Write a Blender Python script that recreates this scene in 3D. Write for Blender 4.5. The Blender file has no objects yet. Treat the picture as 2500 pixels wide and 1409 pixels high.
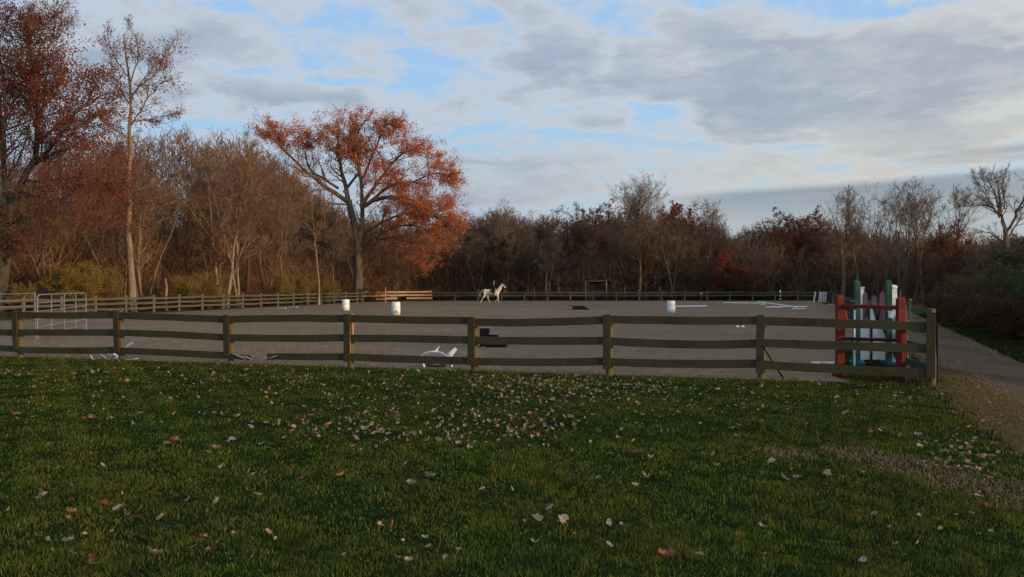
import bpy, math, random
import numpy as np
from mathutils import Vector, Matrix, noise as mnoise

random.seed(7)
rng = np.random.default_rng(7)
PI = math.pi
scene = bpy.context.scene
COL = scene.collection

# ------------------------------------------------------------------ camera
CAM_H = 2.0; FPX = 2100.0; HOR = 695.0
cam_d = bpy.data.cameras.new("camera"); cam = bpy.data.objects.new("camera", cam_d); COL.objects.link(cam)
cam_d.sensor_width = 36.0; cam_d.lens = 36.0 * FPX / 2500.0
cam.location = (0, 0, CAM_H)
cam.rotation_euler = (math.radians(90 - 0.26), 0, 0)
cam_d.clip_start = 0.1; cam_d.clip_end = 2000
scene.camera = cam

# ------------------------------------------------------------------ sun, exposure
SUN_AZ = math.radians(118)      # measured from +Y (view direction) towards +X
SUN_EL = math.radians(6.5)
sun_dir = Vector((math.sin(SUN_AZ) * math.cos(SUN_EL), math.cos(SUN_AZ) * math.cos(SUN_EL), math.sin(SUN_EL)))
sd = bpy.data.lights.new("sun", 'SUN'); sd.energy = 3.7; sd.angle = math.radians(0.6); sd.color = (1.0, 0.63, 0.33)
so = bpy.data.objects.new("sun", sd); COL.objects.link(so)
so.rotation_euler = (-sun_dir).to_track_quat('-Z', 'Y').to_euler()
so.location = (30, -20, 30)
scene.view_settings.view_transform = 'Standard'
scene.view_settings.look = 'None'
scene.view_settings.exposure = 0.0
scene.view_settings.gamma = 1.0
scene.view_settings.use_curve_mapping = False

def px2ang(px, py):
    return math.atan((px - 1250) / FPX), math.atan((HOR - py) / math.hypot(FPX, px - 1250))

# ------------------------------------------------------------------ world: evening sky with broken stratocumulus
def build_world():
    w = bpy.data.worlds.new("World"); scene.world = w; w.use_nodes = True
    nt = w.node_tree; N = nt.nodes; L = nt.links; N.clear()
    def nd(t, **k):
        n = N.new(t)
        for a, b in k.items(): setattr(n, a, b)
        return n
    def mt(op, a, b=None, c=None, clamp=False):
        n = nd('ShaderNodeMath', operation=op, use_clamp=clamp)
        for i, v in enumerate((a, b, c)):
            if v is None: continue
            if isinstance(v, (int, float)): n.inputs[i].default_value = v
            else: L.new(v, n.inputs[i])
        return n.outputs[0]
    def sstep(v, a, b):
        n = nd('ShaderNodeMapRange', interpolation_type='SMOOTHSTEP')
        n.inputs[1].default_value = a; n.inputs[2].default_value = b; L.new(v, n.inputs[0]); return n.outputs[0]
    def mix(f, a, b):
        n = nd('ShaderNodeMix', data_type='RGBA')
        for s, v in ((n.inputs[0], f), (n.inputs[6], a), (n.inputs[7], b)):
            if isinstance(v, (int, float)): s.default_value = v
            elif isinstance(v, tuple): s.default_value = (*v, 1)
            else: L.new(v, s)
        return n.outputs[2]
    tc = nd('ShaderNodeTexCoord'); D = tc.outputs['Generated']
    sep = nd('ShaderNodeSeparateXYZ'); L.new(D, sep.inputs[0]); X, Y, Z = sep.outputs
    az = mt('ARCTAN2', X, Y); el = mt('ARCSINE', Z)
    P = nd('ShaderNodeCombineXYZ'); L.new(az, P.inputs[0]); L.new(el, P.inputs[1]); P = P.outputs[0]
    zz = mt('ADD', mt('MAXIMUM', Z, 0.0), 0.09)
    Q = nd('ShaderNodeCombineXYZ'); L.new(mt('DIVIDE', X, zz), Q.inputs[0]); L.new(mt('DIVIDE', Y, zz), Q.inputs[1]); Q = Q.outputs[0]
    def noise(vec, scale, detail, rough, loc=(0, 0, 0), sc=(1, 1, 1), dist=0.0):
        m = nd('ShaderNodeMapping'); m.inputs['Location'].default_value = loc; m.inputs['Scale'].default_value = sc
        L.new(vec, m.inputs[0])
        n = nd('ShaderNodeTexNoise'); n.inputs['Scale'].default_value = scale; n.inputs['Detail'].default_value = detail
        n.inputs['Roughness'].default_value = rough; n.inputs['Distortion'].default_value = dist
        L.new(m.outputs[0], n.inputs['Vector']); return n.outputs['Fac']
    # warp the layout coordinates so that the layout masses get ragged outlines
    wn = nd('ShaderNodeTexNoise'); wn.inputs['Scale'].default_value = 2.2; wn.inputs['Detail'].default_value = 4
    L.new(Q, wn.inputs['Vector'])
    wv = nd('ShaderNodeVectorMath', operation='MULTIPLY_ADD'); L.new(wn.outputs['Color'], wv.inputs[0])
    wv.inputs[1].default_value = (0.16, 0.045, 0); wv.inputs[2].default_value = (-0.08, -0.0225, 0)
    wa = nd('ShaderNodeVectorMath', operation='ADD'); L.new(P, wa.inputs[0]); L.new(wv.outputs[0], wa.inputs[1])
    PW = wa.outputs[0]
    def blobs(lst, vec):
        acc = None
        for px, py, rx, ry, rot, amp in lst:
            a, e = px2ang(px, py)
            m = nd('ShaderNodeMapping', vector_type='TEXTURE')
            m.inputs['Location'].default_value = (a, e, 0); m.inputs['Rotation'].default_value = (0, 0, math.radians(rot))
            m.inputs['Scale'].default_value = (rx / FPX, ry / FPX, 1)
            L.new(vec, m.inputs[0])
            g = nd('ShaderNodeTexGradient', gradient_type='QUADRATIC_SPHERE'); L.new(m.outputs[0], g.inputs[0])
            acc = mt('MULTIPLY_ADD', g.outputs['Fac'], amp, acc if acc is not None else 0.0)
        return acc
    # amp > 0: cloud mass, amp < 0: hole to the blue
    lay = blobs([
        (450, 110, 330, 110, 0, .55), (640, 235, 520, 85, -3, .55), (230, 200, 260, 200, 0, .25), (900, 190, 200, 40, 0, .3),
        (1130, 255, 260, 50, 0, .45), (1340, 150, 380, 130, -8, .6), (1850, 210, 620, 190, -6, 1.0), (2250, 170, 520, 260, 8, .9), (1800, 300, 350, 70, -4, .6),
        (1190, 395, 360, 55, 3, .5), (1480, 300, 160, 26, -3, .3), (1620, 420, 500, 60, 0, .35), (1100, 480, 500, 60, 0, .5), (1700, 90, 250, 90, 0, .3), (2250, 340, 400, 70, 4, .45),
        (860, 45, 260, 80, 10, -.55), (1020, 130, 150, 55, -10, -.5), (640, 165, 160, 34, 6, -.5), (520, 12, 130, 36, 0, -.5),
        (1150, 25, 130, 40, 0, -.4), (1210, 110, 70, 70, 0, -.35), (1080, 190, 110, 26, 0, -.35), (800, 205, 140, 20, 0, -.35), (700, 190, 120, 24, 0, -.25),
        (1545, 262, 170, 60, -6, -.75), (1440, 330, 330, 24, -3, -.65), (1120, 318, 300, 24, 2, -.6), (1700, 350, 300, 20, -2, -.55), (1610, 60, 60, 70, 60, -.35),
        (1470, 180, 50, 40, 0, -.3), (2140, 222, 120, 18, 20, -.75), (1900, 358, 240, 16, 0, -.55), (2260, 385, 330, 22, 4, -.4), (520, 300, 220, 18, -3, -.5), (1500, 412, 140, 12, 0, -.4), (1640, 428, 70, 14, 0, -.4), (1900, 440, 80, 12, 20, -.3), (2200, 10, 200, 30, 0, -.25),
    ], PW)
    n1 = noise(Q, 1.15, 8, .56, (3.1, 1.7, 0), (1, 1, 1), .25)
    n2 = noise(Q, 3.2, 7, .62, (1.1, 7.7, 0), (1, .8, 1), .3)
    base = mt('MULTIPLY_ADD', mt('SUBTRACT', n1, .5), 1.1, mt('MULTIPLY_ADD', mt('SUBTRACT', n2, .5), .9, .13))
    n5 = noise(P, 13.0, 6, .58, (6, 3, 0), (1, 2.3, 1), .35)
    n6 = noise(P, 34.0, 5, .6, (2, 9, 0), (1, 2.6, 1), .3)
    puff = mt('ADD', mt('MULTIPLY', mt('SUBTRACT', n5, .5), 1.5), mt('MULTIPLY', mt('SUBTRACT', n6, .5), .5))
    dens = mt('ADD', mt('ADD', base, lay), puff)
    cov = sstep(dens, -.22, .34)
    thick = sstep(dens, .08, .74)
    # blue of the clear sky from the physical model
    sky = nd('ShaderNodeTexSky', sky_type='NISHITA'); sky.sun_disc = False
    sky.sun_elevation = SUN_EL; sky.sun_rotation = SUN_AZ; sky.altitude = 50; sky.air_density = 1.0; sky.dust_density = 1.4; sky.ozone_density = 1.5
    sks = nd('ShaderNodeVectorMath', operation='SCALE'); sks.inputs['Scale'].default_value = SKY_K; L.new(sky.outputs[0], sks.inputs[0])
    skc = nd('ShaderNodeVectorMath', operation='MAXIMUM'); L.new(sks.outputs[0], skc.inputs[0]); L.new(mix(sstep(el, .30, .03), (.35, .56, .84), (.42, .65, .82)), skc.inputs[1])
    # clouds: cream lit rims, lavender grey bodies, warmer towards the sunset on the right
    n3 = noise(Q, 1.6, 7, .6, (9, 2, 0))
    n4 = noise(Q, 5.0, 5, .6, (4, 8, 0))
    sh = mt('ADD', mt('MULTIPLY', mt('SUBTRACT', n3, .5), 1.8), mt('ADD', mt('MULTIPLY', mt('SUBTRACT', n4, .5), .7), mt('MULTIPLY', mt('SUBTRACT', n5, .5), 1.2)))
    warm = mt('MULTIPLY', sstep(az, -.05, .9), sstep(el, .65, .02), clamp=True)
    rim = mix(warm, CL_RIM, CL_RIM_W)
    body = mix(warm, CL_BODY, CL_BODY_W)
    body2 = mix(sstep(sh, -.30, .42), body, mix(.52, body, rim))
    cl = mix(thick, rim, body2)
    skycol = mix(cov, skc.outputs[0], cl)
    # pale band low over the trees, then the flat slate bank low on the right
    lowb = mt('MULTIPLY', sstep(el, .20, .09), .55)
    skycol = mix(lowb, skycol, mix(sstep(az, -.25, .45), (.39, .48, .57), (.64, .61, .53)))
    st = noise(P, 6.0, 5, .55, (2, 5, 0), (1, 9, 1))
    edge = mt('SUBTRACT', mt('ADD', mt('MULTIPLY_ADD', az, .040, .0965), mt('MULTIPLY', mt('SUBTRACT', st, .5), .010)), el)
    bank = mt('MULTIPLY', sstep(edge, -.003, .007), sstep(az, .13, .27))
    bankc = mix(sstep(st, .35, .65), (.225, .29, .375), (.30, .36, .41))
    skycol = mix(mt('MULTIPLY', mt('MULTIPLY', bank, .80), mt('MULTIPLY_ADD', sstep(el, .06, .10), .5, .5)), skycol, bankc)
    # streaks above the bank on the far right
    e2 = mt('SUBTRACT', mt('MULTIPLY_ADD', az, .05, .105), el)
    s2 = mt('MULTIPLY', mt('MULTIPLY', sstep(e2, -.012, -.004), sstep(e2, .012, .002)), sstep(az, .36, .50))
    skycol = mix(mt('MULTIPLY', s2, mt('MULTIPLY', sstep(st, .35, .6), .7)), skycol, (.36, .38, .40))
    bg = nd('ShaderNodeBackground'); L.new(skycol, bg.inputs[0]); bg.inputs[1].default_value = 1.0
    # the sky model is physically bright: its own factor is SKY_K, the clouds are given at picture brightness
    # brighter open sky round the setting sun behind the camera
    sdv = nd('ShaderNodeVectorMath', operation='DOT_PRODUCT'); L.new(D, sdv.inputs[0]); sdv.inputs[1].default_value = tuple(sun_dir)
    glow = mt('MULTIPLY_ADD', sstep(sdv.outputs['Value'], .0, 1.0), 1.1, 1.0)
    bg2 = mt('MULTIPLY', glow, 1.0); L.new(bg2, bg.inputs[1])
    out = nd('ShaderNodeOutputWorld'); L.new(bg.outputs[0], out.inputs[0])
    w.cycles.sampling_method = 'MANUAL'; w.cycles.sample_map_resolution = 512
SKY_K = 0.15
CL_RIM = (.56, .62, .69); CL_RIM_W = (.76, .71, .59)
CL_BODY = (.325, .41, .54); CL_BODY_W = (.45, .475, .505)
build_world()

# ------------------------------------------------------------------ helpers
def P(px, d, z=None, py=None):
    """point on the picture ray px at distance d (along the view); z given, or taken from the row py"""
    x = (px - 1250) / FPX * d
    if z is None: z = CAM_H - (py - HOR) / FPX * d
    return Vector((x, d, z))

def mesh_np(name, V, F4=None, F3=None, smooth=False, mats=(), mi4=None, mi3=None):
    V = np.asarray(V, dtype=np.float32).reshape(-1, 3)
    F4 = np.zeros((0, 4), np.int32) if F4 is None else np.asarray(F4, np.int32).reshape(-1, 4)
    F3 = np.zeros((0, 3), np.int32) if F3 is None else np.asarray(F3, np.int32).reshape(-1, 3)
    me = bpy.data.meshes.new(name)
    me.vertices.add(len(V)); me.vertices.foreach_set('co', V.ravel())
    nl = F4.size + F3.size; me.loops.add(nl)
    me.loops.foreach_set('vertex_index', np.concatenate([F4.ravel(), F3.ravel()]))
    n4, n3 = len(F4), len(F3); me.polygons.add(n4 + n3)
    ls = np.concatenate([np.arange(n4) * 4, n4 * 4 + np.arange(n3) * 3]).astype(np.int32)
    me.polygons.foreach_set('loop_start', ls)
    if mi4 is not None or mi3 is not None:
        a = np.zeros(n4, np.int32) if mi4 is None else np.asarray(mi4, np.int32)
        b = np.zeros(n3, np.int32) if mi3 is None else np.asarray(mi3, np.int32)
        me.polygons.foreach_set('material_index', np.concatenate([a, b]))
    me.polygons.foreach_set('use_smooth', np.full(n4 + n3, smooth, dtype=bool))
    for m in mats: me.materials.append(m)
    me.update(calc_edges=True); me.validate()
    return me

class MB:
    """collects boxes, tubes and panels into one mesh"""
    def __init__(s): s.v = []; s.f = []
    def add(s, vs, fs):
        k = len(s.v); s.v.extend([tuple(v) for v in vs]); s.f.extend([tuple(i + k for i in f) for f in fs])
    def box(s, c, size, rz=0.0, M=None, bev=0.0):
        hx, hy, hz = size[0] / 2, size[1] / 2, size[2] / 2
        R = Matrix.Rotation(rz, 4, 'Z') if M is None else M
        b = min(bev, hx * .9, hy * .9, hz * .9)
        if b <= 0:
            vs = [Vector((sx * hx, sy * hy, sz * hz)) for sz in (-1, 1) for sy in (-1, 1) for sx in (-1, 1)]
            fs = [(0, 2, 3, 1), (4, 5, 7, 6), (0, 1, 5, 4), (2, 6, 7, 3), (0, 4, 6, 2), (1, 3, 7, 5)]
        else:
            prof = [(-hx + b, -hy), (hx - b, -hy), (hx, -hy + b), (hx, hy - b), (hx - b, hy), (-hx + b, hy), (-hx, hy - b), (-hx, -hy + b)]
            k = .6
            vs = []
            for z, q in ((-hz, 1 - 0), (-hz + b, 0), (hz - b, 0), (hz, 1)):
                for (x, y) in prof:
                    if q: x = x - math.copysign(min(b * k, abs(x)), x); y = y - math.copysign(min(b * k, abs(y)), y)
                    vs.append(Vector((x, y, z)))
            fs = [tuple(reversed(range(8))), tuple(range(24, 32))]
            for r in range(3):
                for i in range(8):
                    j = (i + 1) % 8; fs.append((r * 8 + i, r * 8 + j, r * 8 + 8 + j, r * 8 + 8 + i))
        c = Vector(c)
        s.add([(R @ v) + c for v in vs], fs)
    def tube(s, pts, rads, n=8, cap=True, rib=1.0):
        pts = [Vector(p) for p in pts]
        if isinstance(rads, (int, float)): rads = [rads] * len(pts)
        vs = []; fs = []; up0 = None
        for i, p in enumerate(pts):
            t = (pts[min(i + 1, len(pts) - 1)] - pts[max(i - 1, 0)]).normalized()
            if up0 is None:
                up0 = Vector((0, 0, 1)) if abs(t.z) < .9 else Vector((1, 0, 0))
            u = (up0 - t * up0.dot(t)).normalized(); up0 = u; w = t.cross(u)
            for k in range(n):
                a = 2 * PI * k / n
                vs.append(p + (u * math.cos(a) + w * math.sin(a) * rib) * rads[i])
        for i in range(len(pts) - 1):
            for k in range(n):
                j = (k + 1) % n; fs.append((i * n + k, i * n + j, (i + 1) * n + j, (i + 1) * n + k))
        if cap: fs.append(tuple(reversed(range(n)))); fs.append(tuple(range((len(pts) - 1) * n, len(pts) * n)))
        s.add(vs, fs)
    def lathe(s, prof, n=20, c=(0, 0, 0), M=None):
        c = Vector(c); vs = []; fs = []
        for r, z in prof:
            for k in range(n):
                a = 2 * PI * k / n; v = Vector((r * math.cos(a), r * math.sin(a), z))
                vs.append((M @ v if M else v) + c)
        for i in range(len(prof) - 1):
            for k in range(n):
                j = (k + 1) % n; fs.append((i * n + k, i * n + j, (i + 1) * n + j, (i + 1) * n + k))
        fs.append(tuple(reversed(range(n)))); fs.append(tuple(range((len(prof) - 1) * n, len(prof) * n)))
        s.add(vs, fs)
    def sweep(s, rings):
        """rings: list of equal length closed rings of points"""
        n = len(rings[0]); vs = [p for r in rings for p in r]; fs = []
        for i in range(len(rings) - 1):
            for k in range(n):
                j = (k + 1) % n; fs.append((i * n + k, i * n + j, (i + 1) * n + j, (i + 1) * n + k))
        fs.append(tuple(reversed(range(n)))); fs.append(tuple(range((len(rings) - 1) * n, len(rings) * n)))
        s.add(vs, fs)
    def build(s, name, mat, parent=None, smooth=False, mesh=None):
        me = bpy.data.meshes.new(name)
        me.from_pydata([tuple(v) for v in s.v], [], s.f); me.materials.append(mat); me.update()
        if smooth:
            me.polygons.foreach_set('use_smooth', [True] * len(me.polygons))
            me.set_sharp_from_angle(angle=math.radians(40))
        return link(name, me, parent)

def link(name, me, parent=None, loc=None, rot=None, scale=None):
    o = bpy.data.objects.new(name, me); COL.objects.link(o)
    if parent is not None: o.parent = parent
    if loc is not None: o.location = loc
    if rot is not None: o.rotation_euler = rot
    if scale is not None: o.scale = scale
    return o
def thing(name, label, cat, loc=(0, 0, 0), rz=0, group=None):
    o = bpy.data.objects.new(name, None); COL.objects.link(o); o.empty_display_size = .2
    o.location = loc; o.rotation_euler = (0, 0, rz) if isinstance(rz, (int, float)) else rz
    tag(o, label, cat, group); return o
def tag(o, label, cat, group=None):
    o['label'] = label; o['category'] = cat
    if group: o['group'] = group
    return o
def kind(o, k): o['kind'] = k; return o

# ------------------------------------------------------------------ materials
def ramp(nt, fac, stops):
    r = nt.nodes.new('ShaderNodeValToRGB'); e = r.color_ramp.elements
    while len(e) > 1: e.remove(e[-1])
    e[0].position = stops[0][0]; e[0].color = (*stops[0][1], 1)
    for p, c in stops[1:]:
        q = e.new(p); q.color = (*c, 1)
    nt.links.new(fac, r.inputs[0]); return r.outputs[0]
def nz(nt, scale, detail=4, rough=.55, sc=(1, 1, 1), coord='Object', dist=0, rot=(0, 0, 0)):
    tc = nt.nodes.new('ShaderNodeTexCoord'); m = nt.nodes.new('ShaderNodeMapping'); m.inputs['Scale'].default_value = sc; m.inputs['Rotation'].default_value = rot
    nt.links.new(tc.outputs[coord], m.inputs[0]); n = nt.nodes.new('ShaderNodeTexNoise')
    n.inputs['Scale'].default_value = scale; n.inputs['Detail'].default_value = detail; n.inputs['Roughness'].default_value = rough
    n.inputs['Distortion'].default_value = dist
    nt.links.new(m.outputs[0], n.inputs['Vector']); return n.outputs['Fac']
def bump(nt, h, strength, dist, bsdf):
    b = nt.nodes.new('ShaderNodeBump'); b.inputs['Strength'].default_value = strength; b.inputs['Distance'].default_value = dist
    nt.links.new(h, b.inputs['Height']); nt.links.new(b.outputs[0], bsdf.inputs['Normal'])
def mixc(nt, fac, a, b, mode='MIX'):
    n = nt.nodes.new('ShaderNodeMix'); n.data_type = 'RGBA'; n.blend_type = mode
    for s, v in ((n.inputs[0], fac), (n.inputs[6], a), (n.inputs[7], b)):
        if isinstance(v, (int, float)): s.default_value = v
        elif isinstance(v, tuple): s.default_value = (*v, 1)
        else: nt.links.new(v, s)
    return n.outputs[2]
def mth(nt, op, a, b=0.0, clamp=False):
    n = nt.nodes.new('ShaderNodeMath'); n.operation = op; n.use_clamp = clamp
    for i, v in enumerate((a, b)):
        if isinstance(v, (int, float)): n.inputs[i].default_value = v
        else: nt.links.new(v, n.inputs[i])
    return n.outputs[0]
def newmat(name, rough=.85, spec=.2):
    m = bpy.data.materials.new(name); m.use_nodes = True; b = m.node_tree.nodes['Principled BSDF']
    b.inputs['Roughness'].default_value = rough
    b.inputs['Specular IOR Level'].default_value = spec
    return m, m.node_tree, b
def mat_noise(name, stops, scale=5, sc=(1, 1, 1), rough=.85, spec=.2, bmp=.3, bd=.01, coord='Object', detail=6, island=0.0, metallic=0.0):
    m, nt, b = newmat(name, rough, spec)
    f = nz(nt, scale, detail, .6, sc, coord)
    c = ramp(nt, f, stops)
    if island:
        g = nt.nodes.new('ShaderNodeNewGeometry')
        k = mth(nt, 'MULTIPLY_ADD', g.outputs['Random Per Island'], island); nt.nodes[-1].inputs[2].default_value = 1 - island * .5
        c = mixc(nt, 1.0, c, k, 'MULTIPLY')
    nt.links.new(c, b.inputs['Base Color']); b.inputs['Metallic'].default_value = metallic
    if bmp: bump(nt, f, bmp, bd, b)
    return m
def mat_wood(name, a, b_, axis=0, scale=3.0, rough=.9):
    sc = [14, 14, 14]; sc[axis] = .8
    m, nt, b = newmat(name, rough, .15)
    f = nz(nt, scale, 8, .65, tuple(sc)); g = nz(nt, 1.3, 4, .6, (1, 1, 1)); s = nz(nt, 30, 3, .6)
    c = ramp(nt, f, [(.3, tuple(x * .55 for x in a)), (.5, a), (.72, b_)])
    c = mixc(nt, ramp(nt, g, [(.35, (0, 0, 0)), (.7, (1, 1, 1))]), c, tuple(x * .75 + y for x, y in zip(b_, (-.005, .004, 0))))
    c = mixc(nt, mth(nt, 'MULTIPLY', ramp(nt, s, [(.66, (0, 0, 0)), (.74, (1, 1, 1))]), .35), c, (.16, .15, .11))
    nt.links.new(c, b.inputs['Base Color']); bump(nt, f, .5, .004, b)
    return m
def mat_leaf(name, cols, rough=.7, transl=.35, patch=0, patchcol=(0, 0, 0), pscale=.5):
    """cols: colours spread over the leaves one by one (random per island)"""
    m, nt, b = newmat(name, rough, .25)
    g = nt.nodes.new('ShaderNodeNewGeometry')
    n = len(cols); c = ramp(nt, g.outputs['Random Per Island'], [(i / max(n - 1, 1), c) for i, c in enumerate(cols)])
    if patch:
        f = nz(nt, pscale, 4, .6)
        c = mixc(nt, mth(nt, 'MULTIPLY', ramp(nt, f, [(.42, (0, 0, 0)), (.62, (1, 1, 1))]), patch), c, patchcol)
    nt.links.new(c, b.inputs['Base Color'])
    t = nt.nodes.new('ShaderNodeBsdfTranslucent'); nt.links.new(c, t.inputs[0])
    mx = nt.nodes.new('ShaderNodeMixShader'); mx.inputs[0].default_value = transl
    nt.links.new(b.outputs[0], mx.inputs[1]); nt.links.new(t.outputs[0], mx.inputs[2])
    nt.links.new(mx.outputs[0], nt.nodes['Material Output'].inputs[0])
    return m

M_fence = mat_wood('weathered_rail_wood', (.036, .029, .016), (.066, .055, .032), axis=0)
M_post = mat_wood('treated_post_wood', (.10, .075, .034), (.17, .125, .055), axis=2)
M_greyfence = mat_wood('old_grey_fence_wood', (.065, .06, .042), (.11, .10, .075), axis=0)
M_greypost = mat_wood('old_grey_post_wood', (.13, .11, .085), (.21, .185, .14), axis=2)
M_newboard = mat_wood('new_pale_board_wood', (.30, .20, .115), (.40, .28, .17), axis=0)
M_split = mat_wood('orange_split_wood', (.42, .20, .09), (.60, .34, .18), axis=2)  # orange tone carries low sunlight on the split post edge
M_splint = mat_wood('pale_splintered_wood', (.30, .25, .20), (.45, .38, .30), axis=0)
M_white = mat_noise('white_plastic', [(.3, (.66, .68, .68)), (.7, (.80, .81, .80))], 3, rough=.45, spec=.4, bmp=.05)
def mat_barrel():
    m, nt, b = newmat('dirty_white_plastic', .5, .35); f = nz(nt, 5, 6, .65); tc = nt.nodes.new('ShaderNodeTexCoord'); sp_ = nt.nodes.new('ShaderNodeSeparateXYZ'); nt.links.new(tc.outputs['Object'], sp_.inputs[0])
    z = mth(nt, 'SUBTRACT', mth(nt, 'MULTIPLY', f, .55), sp_.outputs[2]); c = ramp(nt, f, [(.3, (.60, .62, .61)), (.7, (.76, .78, .77))])
    c = mixc(nt, mth(nt, 'MULTIPLY', ramp(nt, z, [(.0, (0, 0, 0)), (.22, (1, 1, 1))]), .6), c, (.30, .24, .18)); nt.links.new(c, b.inputs['Base Color']); return m
M_barrel = mat_barrel()
M_whitep = mat_noise('white_painted_wood', [(.25, (.42, .43, .42)), (.42, (.62, .63, .62)), (.7, (.74, .75, .74))], 4, rough=.6, spec=.3, bmp=.1)
M_red = mat_noise('faded_red_paint', [(.30, (.045, .02, .014)), (.46, (.11, .012, .010)), (.75, (.18, .018, .014))], 7, rough=.7, bmp=.25)
M_darkred = mat_noise('dark_red_paint', [(.3, (.03, .008, .007)), (.7, (.07, .012, .010))], 7, rough=.7, bmp=.2)
M_green = mat_noise('green_paint', [(.25, (.006, .045, .024)), (.7, (.008, .075, .04))], 5, rough=.5, spec=.4, bmp=.1)
M_teal = mat_noise('teal_paint', [(.3, (.01, .08, .09)), (.7, (.02, .12, .13))], 5, rough=.6, bmp=.1)
M_teal_dark = mat_noise('dark_green_board', [(.3, (.02, .045, .04)), (.7, (.035, .07, .06))], 5, bmp=.2)
M_pink = mat_noise('pink_paint', [(.3, (.17, .085, .105)), (.7, (.24, .125, .15))], 6, rough=.7, bmp=.1)
M_black = mat_noise('black_plastic', [(.3, (.006, .007, .007)), (.7, (.013, .014, .013))], 6, rough=.9, spec=.1, bmp=.05)
M_steel = mat_noise('galvanised_steel', [(.3, (.13, .15, .17)), (.7, (.22, .24, .27))], 8, rough=.55, spec=.3, bmp=.05, metallic=.35)
M_darkwood = mat_noise('dark_stained_wood', [(.3, (.022, .018, .014)), (.7, (.05, .042, .032))], 7, sc=(1, 1, 4), bmp=.3)
M_stonegrey = mat_noise('grey_scuff', [(.3, (.10, .11, .11)), (.7, (.19, .20, .20))], 12, bmp=0)
M_stone = mat_noise('pale_concrete', [(.3, (.25, .23, .20)), (.7, (.42, .39, .34))], 9, bmp=.3)
M_bark = mat_noise('grey_brown_bark', [(.3, (.05, .036, .024)), (.5, (.095, .070, .047)), (.72, (.165, .125, .085))], 3.2, sc=(1, 1, .22), bmp=.8, bd=.03)
M_barkpale = mat_noise('pale_tan_bark', [(.3, (.10, .075, .043)), (.5, (.19, .145, .090)), (.72, (.28, .22, .14))], 3.2, sc=(1, 1, .22), bmp=.8, bd=.03)
M_barkdark = mat_noise('dark_mossy_bark', [(.3, (.03, .026, .018)), (.5, (.06, .055, .035)), (.72, (.12, .11, .06))], 3.2, sc=(1, 1, .22), bmp=.8, bd=.03)
M_twig = mat_noise('brown_twigs', [(.35, (.125, .070, .034)), (.65, (.20, .115, .056))], .4, bmp=0, island=.5)
M_twiggrey = mat_noise('grey_twigs', [(.35, (.115, .078, .050)), (.65, (.18, .127, .080))], .4, bmp=0, island=.5)
M_twigred = mat_noise('reddish_twigs', [(.35, (.095, .046, .028)), (.65, (.15, .073, .042))], .4, bmp=0, island=.5)
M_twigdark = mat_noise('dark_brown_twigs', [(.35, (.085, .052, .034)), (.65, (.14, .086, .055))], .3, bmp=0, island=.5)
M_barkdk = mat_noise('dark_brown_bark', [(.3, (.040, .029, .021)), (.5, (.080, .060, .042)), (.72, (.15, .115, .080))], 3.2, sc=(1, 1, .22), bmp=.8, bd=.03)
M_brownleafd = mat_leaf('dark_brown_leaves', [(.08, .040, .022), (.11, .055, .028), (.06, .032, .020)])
M_oakleaf = mat_leaf('orange_oak_leaves', [(.36, .10, .040), (.48, .16, .055), (.46, .19, .060), (.30, .08, .04), (.44, .15, .08)], patch=.45, patchcol=(.38, .10, .075), pscale=.22)
M_redleaf = mat_leaf('dull_red_oak_leaves', [(.145, .036, .026), (.20, .052, .034), (.12, .032, .022), (.22, .075, .04)])
M_brownleaf = mat_leaf('brown_dry_leaves', [(.11, .060, .028), (.15, .080, .034), (.085, .045, .024), (.14, .09, .038)])
M_rustleaf = mat_leaf('rust_red_leaves', [(.13, .042, .024), (.17, .058, .030), (.09, .034, .020), (.14, .065, .032)])
M_redbright = mat_leaf('bright_red_leaves', [(.24, .040, .03), (.19, .032, .024), (.27, .065, .035)])
M_yellowleaf = mat_leaf('yellow_green_leaves', [(.20, .155, .028), (.27, .19, .035), (.16, .135, .025), (.28, .165, .04)])
M_greenleaf = mat_leaf('dark_green_leaves', [(.030, .055, .014), (.042, .075, .016), (.024, .040, .012), (.07, .08, .02)])
M_hedgebrown = mat_leaf('red_brown_hedge_leaves', [(.055, .022, .014), (.08, .032, .018), (.035, .025, .014)])

def mat_ground():
    m, nt, b = newmat('leaf_litter_ground', 1.0, .0)
    f = nz(nt, .6, 8, .7); g = nz(nt, 14, 4, .6)
    c = ramp(nt, f, [(.3, (.050, .040, .022)), (.5, (.075, .055, .030)), (.7, (.060, .065, .022))])
    c = mixc(nt, ramp(nt, g, [(.45, (0, 0, 0)), (.7, (1, 1, 1))]), c, (.12, .075, .04))
    nt.links.new(c, b.inputs['Base Color']); bump(nt, g, .6, .03, b); return m
def mat_sand():
    m, nt, b = newmat('arena_sand', 1.0, .0)
    a = nz(nt, .18, 6, .6); f = nz(nt, 6, 8, .65, (1, 1, 1)); h = nz(nt, 3.0, 6, .75, (.8, 1.2, 1), dist=.8)
    c = ramp(nt, a, [(.35, (.148, .104, .068)), (.6, (.180, .130, .086)), (.75, (.200, .136, .085))])
    c = mixc(nt, mth(nt, 'MULTIPLY', ramp(nt, f, [(.35, (0, 0, 0)), (.7, (1, 1, 1))]), .45), c, (.215, .168, .122))
    c = mixc(nt, mth(nt, 'MULTIPLY', ramp(nt, h, [(.55, (0, 0, 0)), (.64, (1, 1, 1))]), .75), c, (.085, .064, .046))
    nt.links.new(c, b.inputs['Base Color'])
    bump(nt, mth(nt, 'ADD', f, h), 1.0, .05, b); return m
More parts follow.
